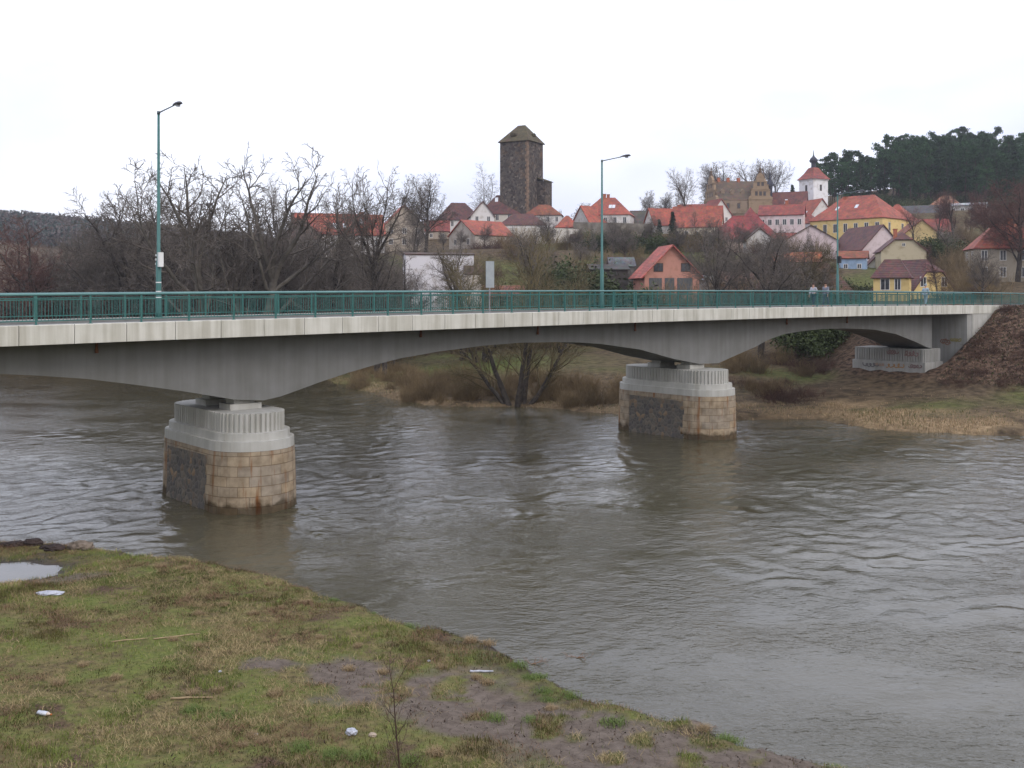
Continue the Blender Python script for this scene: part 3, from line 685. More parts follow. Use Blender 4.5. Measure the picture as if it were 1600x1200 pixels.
# ------------------------------------------------------------------ street lamps on the far side
def lamp(px, label, head=9.5):
    s = s_at(px, BW - .75); x, y = xy_of(s, BW - .75); zb = CAMZ + camber(s) - 1.18
    t = empty('street_lamp', (x, y, zb), BA); tag(t, label, 'street lamp', 'tall street lamps along the bridge')
    m = MB(); m.tube([(0, 0, 0), (0, 0, .25), (0, 0, 2.6), (0, 0, 2.65), (0, 0, head)], [.14, .125, .12, .085, .055], 12); m.build('pole', M_lpole, t, smooth=True)
    m = MB(); m.box(-.16, -.16, 0, .16, .16, .03); m.build('base_plate', M_teal, t)
    m = MB(); m.tube([(0, 0, head - .05), (0, 0, head + .1)], .075, 10); m.tube([(0, .05, head + .02), (0, -.8, head + .07), (0, -1.75, head + .12)], [.035, .03, .028], 8); m.build('arm', M_larm, t, smooth=True)
    m = MB()
    pr = [(-1.68, .04), (-1.85, .085), (-2.15, .13), (-2.4, .12), (-2.5, .05)]
    V = []; k = 10; Fc = []
    for yy, rad in pr:
        for j in range(k): a = 6.283 * j / k; V.append((rad * 1.15 * math.cos(a), yy, head + .14 + rad * .75 * math.sin(a) * (1 if math.sin(a) > 0 else .55)))
    for i in range(len(pr) - 1):
        for j in range(k): Fc.append((i * k + j, i * k + (j + 1) % k, (i + 1) * k + (j + 1) % k, (i + 1) * k + j))
    Fc += [tuple(range(k)), tuple((len(pr) - 1) * k + j for j in range(k))]
    m.add(V, Fc); h = m.build('lamp_head', M_lhead, t, smooth=True)
    m = MB(); m.lathe([(.10, 0), (.12, .03), (.10, .06)], (0, -2.2, head + .02), 12); m.build('lens', M_lens, h)
    return t
M_lpole = mott('lamp_pole_paint', (.04, .125, .115), (.055, .15, .14), 1, rough=.45)
M_larm = mott('lamp_arm_paint', (.09, .12, .13), (.12, .15, .16), 1, rough=.45)
M_lhead = mott('lamp_head_paint', (.06, .06, .07), (.10, .10, .12), 3, rough=.4)
M_lens = mott('lamp_lens', (.35, .36, .4), (.45, .46, .5), 3, rough=.2)
l1 = lamp(248, 'green street lamp at the left with a small white plate on its pole')
l2 = lamp(940.5, 'green street lamp right of the castle tower, its arm reaching over the pink gabled house', 9.75)
l3 = lamp(1308.5, 'farthest green street lamp, standing before the yellow building with a dark box on its pole')
m = MB(); m.box(-.06, -.18, 1.95 + .55, .06, -.10, 1.95 + .95); m.box(-.10, -.34, 2.35, .10, -.13, 3.02); m.build('notice_plate', M_white, l1)
for z in (1.6, 1.18, .9):
    m = MB(); m.tube([(0, 0, z), (0, 0, z + .05)], .128, 10); m.build('pole_band', M_white, l1)
for z in (2.45, 2.65, 2.85):
    m = MB(); m.box(-.08, .10, z, .02, .2, z + .09); m.build('insulator', M_white, l1)
m = MB(); m.box(-.16, -.28, 3.6, .16, -.06, 4.2); m.build('switch_box', M_dark, l3)
# traffic sign, seen from behind
s = s_at(765, -.03); x, y = xy_of(s, -.03); zr = CAMZ + camber(s)
t = empty('traffic_sign', (x, y, zr - 1.1), BA - R(12)); tag(t, 'narrow upright grey sign seen from behind, on a thin post at the near railing', 'sign')
m = MB(); m.tube([(0, .0, -.02), (0, .0, 2.55)], .032, 10); m.build('post', M_metal, t)
m = MB(); m.box(-.235, -.06, 1.25, .235, -.04, 2.6); m.box(-.235, -.04, 1.25, -.21, -.025, 2.6); m.box(.21, -.04, 1.25, .235, -.025, 2.6); m.build('panel', mott('sign_back', (.26, .29, .31), (.34, .37, .39), 2, rough=.5), t)
m = MB(); m.box(-.1, -.04, 1.5, .1, .05, 1.54); m.box(-.1, -.04, 2.25, .1, .05, 2.29); m.build('bracket', M_metal, t)

# ------------------------------------------------------------------ pedestrians
M_skin = mott('skin', (.42, .24, .17), (.48, .28, .20), 6, rough=.6)
M_hair = mott('dark_hair', (.03, .02, .015), (.06, .04, .03), 9)
def skin_obj(name, V, E, Rr, mat, parent, root=0, sub=1):
    me = bpy.data.meshes.new(name); bm = bmesh.new(); ly = bm.verts.layers.skin.verify(); vs = []
    for p, r in zip(V, Rr):
        v = bm.verts.new(p); r = r if isinstance(r, tuple) else (r, r); v[ly].radius = r; vs.append(v)
    for a, c in E: bm.edges.new((vs[a], vs[c]))
    vs[root][ly].use_root = True
    bm.to_mesh(me); bm.free(); me.materials.append(mat); o = link(name, me, parent)
    o.modifiers.new('skin', 'SKIN').use_smooth_shade = True; sm = o.modifiers.new('sub', 'SUBSURF'); sm.levels = sub; sm.render_levels = sub
    return o
def person(px, o, label, jacket, trousers, face, stride=1, h=1.0, cap=None):
    s = s_at(px, o); x, y = xy_of(s, o); zb = CAMZ + camber(s) - 1.172
    t = empty('person', (x, y, zb), BA + (R(-90) if face > 0 else R(90))); t.scale = (h, h, h)     # walks along -y of its own axes
    tag(t, label, 'person', 'people walking over the bridge')
    st = .20 * stride
    V = [(0, 0, .95), (0, 0, 1.15), (0, 0, 1.38), (0, -.01, 1.50), (0, -.03, 1.60), (0, -.03, 1.70),      # pelvis..head
         (.10, -.02, .90), (.11, -st * .55, .50), (.11, -st - .02, .09), (.11, -st - .17, .04),
         (-.10, .0, .90), (-.11, st * .25, .50), (-.11, st + .06, .10), (-.11, st - .08, .04),
         (.19, 0, 1.40), (.24, .07 * stride, 1.14), (.25, -.03 + .10 * stride, .90), (.25, -.05 + .11 * stride, .81),
         (-.19, 0, 1.40), (-.24, -.06 * stride, 1.14), (-.25, -.13 * stride - .03, .90), (-.25, -.14 * stride - .05, .81)]
    E = [(0, 1), (1, 2), (2, 3), (3, 4), (4, 5), (0, 6), (6, 7), (7, 8), (8, 9), (0, 10), (10, 11), (11, 12), (12, 13), (2, 14), (14, 15), (15, 16), (16, 17), (2, 18), (18, 19), (19, 20), (20, 21)]
    Rr = [(.14, .10), (.14, .10), (.16, .10), .055, (.075, .09), (.07, .085), .085, .06, .042, .035, .085, .06, .042, .035, .06, .047, .032, .035, .06, .047, .032, .035]
    for k, base in ((1, 17), (-1, 21)):                                   # five fingers each
        bx, by, bz = V[base]
        for f, (dx, dy, L) in enumerate([(-.012 * k, -.045, .045), (0, -.028, .085), (0, -.009, .09), (0, .010, .085), (0, .028, .065)]):
            i = len(V); V += [(bx + dx, by + dy, bz - .03), (bx + dx - .01 * k, by + dy - .008, bz - .03 - L)]; E += [(base, i), (i, i + 1)]; Rr += [.010, .008]
    body = skin_obj('body', V, E, Rr, M_skin, t)
    nose = MB(); nose.add([(-.015, -.115, 1.62), (.015, -.115, 1.62), (0, -.145, 1.625), (0, -.112, 1.665)], [(0, 1, 2), (1, 3, 2), (3, 0, 2), (0, 3, 1)]); nose.build('nose', M_skin, t)
    for ex in (-.03, .03):
        e = MB(); e.lathe([(.004, -.008), (.011, 0), (.004, .008)], (ex, -.112, 1.665), 6); e.build('eye', M_dark, t)
    J = [0, 1, 2, 14, 15, 16, 18, 19, 20]; ix = {j: i for i, j in enumerate(J)}
    skin_obj('jacket', [tuple(Vector(V[j]) + Vector((0, 0, -.06 if j == 0 else .0))) for j in J], [(ix[a], ix[c]) for a, c in E if a in ix and c in ix], [tuple(np.array(Rr[j] if isinstance(Rr[j], tuple) else (Rr[j],) * 2) + .035) for j in J], jacket, t)
    J = [0, 6, 7, 8, 10, 11, 12]; ix = {j: i for i, j in enumerate(J)}
    skin_obj('trousers', [V[j] for j in J], [(ix[a], ix[c]) for a, c in E if a in ix and c in ix], [tuple(np.array(Rr[j] if isinstance(Rr[j], tuple) else (Rr[j],) * 2) + .022) for j in J], trousers, t)
    for a, c in ((8, 9), (12, 13)): skin_obj('shoe', [V[a][:2] + (.06,), V[c]], [(0, 1)], [.052, .042], M_dark, t)
    hm = MB(); hm.lathe([(.098, 1.66), (.108, 1.70), (.10, 1.77), (.06, 1.815), (.01, 1.825)], (0, -.018, 0), 12); hm.build('cap' if cap else 'hair', cap or M_hair, t, smooth=True)
    return t
navy = mott('navy_cloth', (.02, .025, .05), (.04, .045, .08), 5); pale = mott('pale_blue_cloth', (.24, .31, .36), (.32, .39, .44), 5); whitec = mott('white_cloth', (.30, .30, .34), (.42, .42, .46), 5)
greyc = mott('grey_cloth', (.14, .15, .18), (.2, .21, .25), 5); jeans = mott('jeans', (.05, .07, .11), (.08, .10, .15), 5)
person(1271, 1.15, 'person in a white and dark outfit walking on the bridge, left of the nearby walker', whitec, navy, 1, 1, .97)
person(1290, 1.0, 'person in a pale grey jacket walking just right of another on the bridge', greyc, jeans, 1, -1, 1.0)
person(1446, 1.1, 'person in a pale blue coat walking alone before the yellow gabled house', pale, pale, -1, 1, 1.02, pale)
# ------------------------------------------------------------------ houses
C_ORANGE, C_RED, C_PURPLE, C_BROWN, C_RUST, C_TIN = (.335, .085, .055), (.25, .057, .045), (.115, .045, .042), (.085, .05, .035), (.24, .075, .04), (.26, .05, .05)
def roof_poly(kind, L, W, he, hr, ov=.35, hipi=None):
    """top polygons of the roof"""
    l, w_, o = L / 2, W / 2, ov; sl = (hr - he) / w_; ze = he - sl * o
    if kind == 'gable':
        return [[(-l - o, -w_ - o, ze), (l + o, -w_ - o, ze), (l + o, 0, hr), (-l - o, 0, hr)], [(l + o, w_ + o, ze), (-l - o, w_ + o, ze), (-l - o, 0, hr), (l + o, 0, hr)]]
    if kind == 'halfhip':
        c = .42 * (hr - he); zc = hr - c; yc = c / sl; i = c * .9
        A = [(-l - o, -w_ - o, ze), (l + o, -w_ - o, ze), (l + o, -yc, zc), (l - i, 0, hr), (-l + i, 0, hr), (-l - o, -yc, zc)]
        B = [(x, -y, z) for x, y, z in A][::-1]
        return [A, B, [(l + o, -yc, zc), (l + o, yc, zc), (l - i, 0, hr)], [(-l - o, yc, zc), (-l - o, -yc, zc), (-l + i, 0, hr)]]
    i = hipi if hipi is not None else min(w_, l - .3)
    a, b = (-l + i, 0, hr), (l - i, 0, hr); x, y = l + o, w_ + o
    return [[(-x, -y, ze), (x, -y, ze), b, a], [(x, y, ze), (-x, y, ze), a, b], [(x, -y, ze), (x, y, ze), b], [(-x, y, ze), (-x, -y, ze), a]]
def window(parent, face, L, W, u, z, w, h, frame=None):
    """frame standing 3 cm proud of the wall, with a dark pane as its child"""
    frame = frame or M_wframe; key = (round(w, 2), round(h, 2))
    m = MB(); t = .10 if w > .7 else .07
    m.box(-w / 2, -.05, 0, -w / 2 + t, .06, h, 0); m.box(w / 2 - t, -.05, 0, w / 2, .06, h, 0); m.box(-w / 2 + t, -.05, 0, w / 2 - t, .06, t, 0); m.box(-w / 2 + t, -.05, h - t, w / 2 - t, .06, h, 0); m.box(-t * .35, -.04, t, t * .35, .02, h - t, 0)
    fo = m.build('window', frame, parent)
    p = MB(); p.box(-w / 2 + t - .02, -.02, t - .02, w / 2 - t + .02, .05, h - t + .02); p.build('pane', M_window, fo)
    if face == 'f': fo.location = (u, -W / 2, z)
    elif face == 'r': fo.location = (L / 2, u, z); fo.rotation_euler = (0, 0, R(90))
    elif face == 'l': fo.location = (-L / 2, u, z); fo.rotation_euler = (0, 0, R(-90))
    return fo
def house(name, label, px, D, pb, pe, pr, Lp, Wp, rot, roof, wall, rcol, win=(), chim=(), sky=(), cat='house', ov=.35, hipi=None, gab=None, frame=None, group=None):
    x, y = at(px, D); z0 = zat(pb, D); he = (pb - pe) / F * D; hr = (pb - pr) / F * D; L = Lp / F * D; W = Wp / F * D
    t = empty(name, (x, y, z0), R(rot) - math.atan((px - 800) / F)); tag(t, label, cat, group)      # turned by rot from facing the river crossing
    m = MB(); l, w_ = L / 2, W / 2; d = -7
    m.box(-l, -w_, d, l, w_, he)
    if roof in ('gable', 'halfhip'):
        c = .42 * (hr - he) if roof == 'halfhip' else 0; yc = w_ * c / (hr - he)
        pol = [(-w_, he), (w_, he), (yc, hr - c - .06), (-yc, hr - c - .06)] if c else [(-w_, he), (w_, he), (0, hr - .06)]
        m.prism(pol, -l, l, 'x')
    m.build('wall', wallmat('%s_%s' % (name, round(wall[0] * 1000 + wall[2] * 77)), wall), t)
    m = MB()
    for P in roof_poly(roof, L, W, he, hr, ov, hipi): m.slab([(a, b, c + .02) for a, b, c in P], .16)
    ro = m.build('roof', roofmat('%d_%d' % (rcol[0] * 1000, rcol[1] * 1000), rcol), t)
    for face, n, zr, ww, hh in win:
        span = L if face == 'f' else W
        for i in range(n):
            for z in (zr if isinstance(zr, (list, tuple)) else [zr]):
                window(t, face, L, W, (i + .5) / n * span - span / 2, z * he - hh / 2, ww, hh, frame)
    for cx, cy, ch in chim:
        zt = hr - abs(cy) * (hr - he) + ch
        m = MB(); m.box(cx * l - .38, cy * w_ - .3, zt - ch - 1.2, cx * l + .38, cy * w_ + .3, zt); m.box(cx * l - .45, cy * w_ - .37, zt, cx * l + .45, cy * w_ + .37, zt + .14)
        m.build('chimney', M_brick, ro)
    for u, v in sky:       # skylights on the front slope: u along, v from eave to ridge
        yy = -w_ * (1 - v); zz = he + (hr - he) * v; sl = (hr - he) / w_
        m = MB(); m.slab([(u * l - .4, yy - .5, zz - .5 * sl + .12), (u * l + .4, yy - .5, zz - .5 * sl + .12), (u * l + .4, yy + .5, zz + .5 * sl + .12), (u * l - .4, yy + .5, zz + .5 * sl + .12)], .1)
        m.build('skylight', M_sky, ro)
    return t
M_sky = mott('skylight_glass', (.55, .58, .62), (.62, .65, .68), 2, rough=.25)
WH, CREAM, BEIGE, YEL, PINK, GREY, BLUE, SALMON = (.62, .60, .58), (.58, .52, .40), (.36, .31, .25), (.66, .50, .22), (.60, .50, .50), (.38, .37, .35), (.28, .38, .52), (.47, .235, .18)

house('long_house', 'long house with an orange roof and pale skylights behind bare trees left of the tower', 528, 205, 402, 366, 334, 136, 60, 8, 'gable', WH, C_ORANGE, [('f', 6, .62, 1, 1.4)], [(.55, .15, 1.0)], [(-.1, .35), (.12, .35), (.5, .6)])
house('wing_house', 'grey brown roofed house wing at the left end of the long orange roof', 470, 196, 404, 372, 343, 60, 50, 8, 'hip', GREY, C_BROWN, [('f', 3, .6, 1, 1.3)])
house('gabled_house', 'beige house with its gable and orange ridge showing between the trees', 628, 218, 396, 354, 322, 56, 62, -82, 'gable', BEIGE, C_ORANGE, [('r', 3, [.4, .8], 1, 1.3)])
house('cottage', 'small red roofed cottage below the white castle wing', 683, 242, 378, 360, 344, 36, 30, 0, 'gable', BEIGE, C_RED, [('f', 2, .5, .8, 1)])
house('white_barn', 'windowless white washed building with a thin dark roof edge just behind the bridge', 684, 140, 476, 398, 395, 104, 66, 6, 'gable', (.66, .64, .66), C_BROWN, [], [], ov=.15)
house('lean_to_shed', 'low pale lean-to against the right end of the white washed building', 738, 138, 476, 428, 414, 26, 40, 6, 'gable', (.55, .50, .44), C_BROWN, [], [], ov=.1)
house('gabled_house', 'pale stone house with an orange right roof slope below the castle wing', 752, 226, 396, 368, 345, 76, 66, 38, 'gable', (.42, .38, .33), C_ORANGE, [('l', 2, .6, 1, 1.3)], [])
house('castle_wing', 'white castle wing with a purple red hipped roof, leftmost by the tower', 716, 266, 372, 343, 317, 66, 44, 10, 'hip', WH, C_PURPLE, [('f', 5, .72, .8, 1.5)], [])
house('castle_gable', 'white gabled castle front with two dark windows beside the purple roofed wing', 752, 255, 372, 338, 316, 44, 36, -84, 'gable', WH, C_PURPLE, [('r', 2, .78, .9, 2)], [])
house('castle_palace', 'castle range with a long purple roof directly below the tower', 797, 262, 376, 334, 305, 92, 50, -3, 'hip', (.55, .52, .46), C_PURPLE, [('f', 5, .82, .9, 1.6)], [], [(-.45, .72)])
house('castle_lower_range', 'lower white castle range with a dark red hipped roof and a square window', 817, 243, 395, 351, 334, 70, 40, 0, 'hip', WH, C_PURPLE, [('f', 3, .7, 1.1, 1.5)], [])
house('castle_upper_house', 'white castle house with a rust roof at the foot of the tower right side', 850, 254, 380, 336, 320, 56, 40, -4, 'hip', WH, C_RUST, [('f', 4, .82, .8, 1.4)], [])
house('castle_gatehouse', 'small castle annex with an orange hipped roof, rightmost of the castle group', 886, 250, 374, 354, 337, 34, 30, 0, 'hip', (.55, .52, .47), C_ORANGE, [('f', 2, .5, .8, 1)], [])
house('outbuilding', 'small dark roofed outbuilding on the slope under the castle wall', 905, 235, 392, 377, 366, 24, 22, 12, 'gable', (.5, .47, .42), C_BROWN, [], [])
house('manor_house', 'white house with a big orange hipped roof and dormer, right of the second street lamp', 950, 270, 362, 336, 309, 74, 58, -8, 'hip', WH, C_ORANGE, [('f', 5, .60, 1, 1.7)], [(-.15, .0, .9), (.0, .1, 1.3)], [(.16, .42), (.30, .42)], hipi=4.5)
house('annex', 'low orange roofed annex at the left of the big orange hipped roof', 921, 266, 364, 347, 322, 34, 40, 40, 'gable', WH, C_ORANGE, [('l', 2, .5, .9, 1.2)], [])
house('barn', 'dark grey roofed barn between the two orange roofed houses on the hill', 1004, 276, 364, 351, 329, 36, 30, 0, 'gable', GREY, (.10, .085, .075), [], [])
house('row_house', 'orange roofed house with a white left gable behind the dark spruce', 1050, 268, 378, 352, 326, 78, 42, 26, 'gable', WH, C_ORANGE, [('l', 2, .55, 1, 1.4), ('f', 4, .55, 1, 1.3)], [(.3, 0, .8)])
house('row_house', 'broad orange roofed house right of the dark spruce with bushes below it', 1090, 258, 384, 354, 322, 74, 46, -6, 'gable', CREAM, C_ORANGE, [('f', 5, .6, 1, 1.3)], [(-.3, .1, .8)])
house('upper_house', 'red roofed upper house with a pale strip of dormers under the mansion', 1092, 288, 350, 333, 319, 62, 40, -4, 'gable', WH, C_RED, [('f', 6, .6, .9, 1.2)], [])
house('gabled_house', 'white gabled house with a steep reddish roof left below the mansion', 1117, 274, 362, 336, 312, 40, 36, -62, 'gable', (.66, .62, .58), C_RED, [('r', 2, .7, .8, 1.2)], [])
house('tin_roofed_house', 'house with a bright red metal roof and white snow guards in the centre of town', 1163, 230, 398, 374, 337, 116, 50, -3, 'hip', CREAM, C_TIN, [('f', 7, .55, 1, 1.4)], [(-.25, .2, .9)], hipi=6)
house('dormer_house', 'steep red pointed roof rising behind the bright red metal roof', 1172, 244, 380, 352, 324, 36, 40, -80, 'hip', CREAM, C_TIN, [('r', 2, .6, 1, 1.4)], [])
house('white_shed', 'white washed gabled shed below the bright red metal roof', 1184, 204, 398, 374, 357, 34, 40, -80, 'gable', WH, C_BROWN, [('r', 1, .5, .8, .9)], [])
house('pink_house', 'tall pinkish house with a red roof edge and rows of windows below the church', 1222, 246, 386, 336, 320, 66, 44, -5, 'gable', PINK, C_RED, [('f', 6, [.35, .75], 1, 1.5)], [(.2, .1, 1.2)])
house('orange_roofed_house', 'orange gable roofed house leaning against the foot of the church tower', 1270, 278, 366, 350, 312, 50, 60, -58, 'gable', WH, C_ORANGE, [('r', 2, .5, .9, 1.3)], [], [(.3, .4)])
house('corner_house', 'pale house with a small red tent roof left of the yellow building', 1264, 258, 372, 348, 334, 30, 30, -20, 'hip', (.6, .58, .62), C_RED, [('f', 2, .6, .8, 1.3)], [])
house('pink_gabled_house', 'wide pinkish white gable with a thin dark roof line in front of the yellow building', 1264, 214, 412, 376, 353, 52, 78, -84, 'gable', PINK, C_BROWN, [('r', 3, .45, .9, 1.2)], [])
yb = house('yellow_building', 'large yellow building with a broad orange hipped roof and a row of tall windows', 1342, 250, 390, 343, 306, 120, 84, -28, 'hip', YEL, C_ORANGE, [('f', 7, .68, 1.1, 2.2), ('r', 2, .68, 1.1, 2.2)], [(-.35, -.1, .4)], [(-.4, .45), (.12, .5)], cat='building', hipi=5.5)
house('yellow_wing', 'yellow side wing with its own orange hipped roof, right part of the yellow building', 1402, 252, 390, 345, 319, 50, 46, -22, 'hip', YEL, C_ORANGE, [('f', 2, .68, 1, 1.9), ('r', 1, .68, 1, 1.9)], [], cat='building')
house('yellow_gable_house', 'plain yellow gable without windows right below the yellow building', 1432, 226, 396, 364, 344, 46, 48, -72, 'gable', (.62, .48, .24), C_RUST, [], [])
house('red_roofed_house', 'red roofed house with white walls right of the plain yellow gable', 1458, 240, 380, 361, 342, 44, 32, 6, 'gable', WH, C_RED, [('f', 3, .5, 1, 1.3)], [])
house('white_gabled_house', 'house with a purple brown roof, white right gable and two brick chimneys', 1352, 207, 424, 390, 354, 100, 68, -60, 'gable', PINK, C_PURPLE, [('f', 3, .5, 1.1, 1.5)], [(-.3, .25, .6), (.35, .35, .9)], [])
house('cream_house', 'cream house with a half hipped gable behind the front yellow house', 1406, 184, 430, 392, 364, 60, 66, -80, 'halfhip', (.46, .40, .28), C_PURPLE, [('r', 3, .35, 1, 1.4), ('r', 1, 1.22, .6, .6)], [(.55, -.3, 1.5)])
house('white_side_house', 'narrow white gable with a purple roof edge left of the half hipped cream gable', 1376, 190, 440, 424, 390, 44, 64, -82, 'gable', (.62, .60, .54), C_PURPLE, [('r', 1, 1.3, 1.0, 1.3)], [])
house('white_row_house', 'low white house with a brown roof below the bright red metal roof', 1136, 220, 402, 386, 374, 56, 34, 0, 'gable', WH, C_BROWN, [('f', 4, .55, .9, 1.1)], [])
house('cream_row_house', 'cream house with a red roof just below the tall pinkish house', 1218, 228, 402, 378, 364, 46, 36, -6, 'gable', (.50, .42, .26), C_RED, [('f', 3, .6, .9, 1.2)], [])
house('blue_house', 'small light blue house with a rust roof behind the third street lamp', 1333, 182, 440, 402, 392, 40, 32, -4, 'gable', BLUE, C_RUST, [('f', 2, .62, .8, .9)], [])
fy = house('front_yellow_house', 'yellow house with a purple mansard roof and brick chimney right behind the bridge', 1426, 152, 490, 452, 406, 92, 78, -50, 'halfhip', YEL, C_PURPLE, [('r', 2, [1.3], 1.1, 1.5), ('f', 4, .5, 1, 1.4)], [(-.1, .25, .9)])
x, y = at(1394, 145); z0 = zat(490, 145)
t = empty('front_wing', (x, y, z0), R(-26)); tag(t, 'yellow street wing with a low purple roof and white window, joined to the mansard house', 'house')
m = MB(); m.box(-2.4, -2, -6, 2.4, 2.4, 5.6); m.build('wall', wallmat('front_wing', YEL), t)
m = MB()
for P in roof_poly('hip', 4.8, 4.4, 5.6, 7.9, .4, 1.3): m.slab([(a, b_ + .2, c + .02) for a, b_, c in P], .15)
m.build('roof', roofmat('115_45', C_PURPLE), t)
window(t, 'f', 4.8, 4.0, -.8, 3.4, 1.3, 1.7); window(t, 'f', 4.8, 4.0, .9, 3.4, .9, 1.7)
house('corner_villa', 'beige two storey villa with a red hipped roof at the right edge', 1572, 165, 450, 386, 350, 106, 70, 14, 'hip', (.34, .30, .24), C_ORANGE, [('f', 4, [.38, .78], 1, 1.7), ('l', 2, [.38, .78], .9, 1.5)], [(.1, .0, .8)])
house('hillside_house', 'house with a brownish orange roof high up at the edge of the pine wood', 1478, 300, 338, 322, 306, 46, 34, -8, 'hip', BEIGE, (.30, .14, .085), [('f', 3, .5, .9, 1)], [])
house('flat_roofed_house', 'grey house with a flat pale roof high up beside the pine wood', 1512, 292, 336, 321, 317, 52, 30, -4, 'gable', GREY, (.33, .34, .36), [('f', 4, .5, 1, 1)], [])
house('grey_roofed_barn', 'long barn with a dark grey roof behind the yellow building', 1440, 284, 344, 337, 321, 76, 36, -3, 'gable', BEIGE, (.085, .08, .085), [], [])
ph = house('salmon_house', 'salmon pink house with a red roof and dark garage doors behind the second lamp', 1040, 155, 486, 428, 384, 70, 86, -74, 'gable', SALMON, (.42, .10, .075), [('r', 2, 1.16, 1.5, 1.35)], [], frame=M_wframe_dk, ov=.7)
W_ = 86 / F * 155; L_ = 70 / F * 155
for u, w_ in ((-2.6, 2.0), (-.4, 1.5), (2.0, 2.4)):
    g = MB(); g.box(-w_ / 2, -.06, 0, w_ / 2, .05, 2.6)
    o = g.build('garage_door', mott('garage_door', (.07, .075, .08), (.10, .105, .11), 2), ph); o.location = (L_ / 2, u, 2.5); o.rotation_euler = (0, 0, R(90))
house('wooden_shed', 'low dark shed in front of the salmon house left wall', 948, 160, 476, 420, 413, 58, 36, 14, 'gable', (.06, .055, .05), (.055, .05, .05), [], [])
house('grey_shed', 'grey roofed shed on the slope just left of the salmon house', 970, 175, 450, 414, 402, 36, 30, 10, 'gable', (.18, .17, .16), (.12, .13, .14), [], [])
house('brown_barn', 'long brown roofed barn right behind the bridge between the lamp and the bare tree', 1245, 142, 500, 462, 409, 178, 64, 2, 'hip', (.2, .15, .12), (.10, .055, .035), [], [], hipi=4)
house('brick_barn', 'rust coloured barn right of the salmon house, behind the bare tree', 1150, 152, 500, 440, 424, 52, 46, 0, 'gable', (.24, .10, .065), (.12, .06, .045), [], [])
house('orange_roofed_cottage', 'low cottage with a weathered orange roof under the pinkish gable', 1243, 175, 430, 412, 394, 72, 36, 2, 'gable', (.4, .3, .24), (.30, .10, .05), [], [])
house('low_house', 'low rust roofed house just behind the railing by the grey sign', 768, 142, 500, 462, 446, 96, 50, 4, 'gable', (.35, .22, .16), (.20, .075, .05), [], [])
house('garage', 'grey flat roofed garage block right of the salmon house', 1113, 168, 480, 436, 430, 58, 36, -2, 'gable', (.34, .34, .35), (.28, .29, .30), [], [])

# church of the town
x, y = at(1271, 310); z0 = zat(345, 310); k = 310 / F
t = empty('church_tower', (x, y, z0), R(-62)); tag(t, 'white church tower with a flared red roof and dark onion lantern', 'church tower')
h = 62 * k; w_ = 15.2 * k
m = MB(); m.box(-w_, -w_, -10, w_, w_, h); m.build('wall', wallmat('church', (.74, .73, .74)), t)
m = MB(); m.box(-w_ - .18, -w_ - .18, h, w_ + .18, w_ + .18, h + .35); m.build('cornice', MAT['wall_church'], t)
m = MB(); prof = [(w_ * 1.2, h + .36), (w_ * .98, h + 1.1), (w_ * .68, h + 2.3), (w_ * .45, h + 3.6), (w_ * .34, h + 4.1)]
V = []; Fc = []
for r_, z in prof: V += [(-r_, -r_, z), (r_, -r_, z), (r_, r_, z), (-r_, r_, z)]
for i in range(len(prof) - 1):
    for j in range(4): Fc.append((i * 4 + j, i * 4 + (j + 1) % 4, i * 4 + 4 + (j + 1) % 4, i * 4 + 4 + j))
m.add(V, Fc + [(0, 1, 2, 3), tuple(len(V) - 4 + j for j in range(4))]); ro = m.build('roof', roofmat('red_church', (.28, .075, .06)), t)
m = MB(); m.lathe([(.95, 0), (.95, .2), (.72, .25), (.72, 1.7), (1.15, 1.8), (1.3, 2.3), (.95, 3.0), (.35, 3.6), (.15, 4.2), (.05, 5.6)], (0, 0, h + 4.05), 10); m.build('lantern', mott('dark_copper', (.03, .032, .045), (.06, .062, .08), 2), ro)
for f, rz in (('f', 0), ('r', 90), ('l', -90)):
    for z, ww, hh in ((h - 3.3, .85, 1.9), (h * .25, .5, .6)): window(t, f, 2 * w_, 2 * w_, 0, z, ww, hh, M_wframe_dk)
house('church_nave', 'church nave with a long brown red roof left of the white church tower', 1228, 305, 350, 330, 300, 62, 46, -6, 'gable', (.6, .56, .54), (.15, .05, .042), [('f', 4, .5, 1, 2.2)], [], [(.05, .45)], cat='church')

# renaissance mansion with ornate gables
D = 300; k = D / F; x, y = at(1152, D); z0 = zat(345, D)
t = empty('mansion', (x, y, z0), R(6)); tag(t, 'old mansion with a steep brown roof and curved ornate gables topped by spires', 'mansion')
L, W, he, hr = 84 * k, 62 * k, 30 * k, 62 * k
M_mw = wallmat('mansion', (.24, .185, .135))
m = MB(); m.box(-L / 2, -W / 2, -7, L / 2, W / 2, he); m.build('wall', M_mw, t)
m = MB()
for P in roof_poly('gable', L - .8, W, he, hr, .1): m.slab(P, .2)
ro = m.build('roof', roofmat('mansion', (.115, .075, .05)), t)
def ornate(w_, h0, h1):
    P = [(-w_, h0 - 6), (-w_, h0)]
    for f, zf in ((.96, .10), (.80, .16), (.78, .34), (.60, .42), (.56, .60), (.36, .66), (.34, .80), (.22, .90), (.08, .98)): P.append((-w_ * f, h0 + (h1 - h0) * zf))
    return P + [(-a, z) for a, z in P[::-1]]
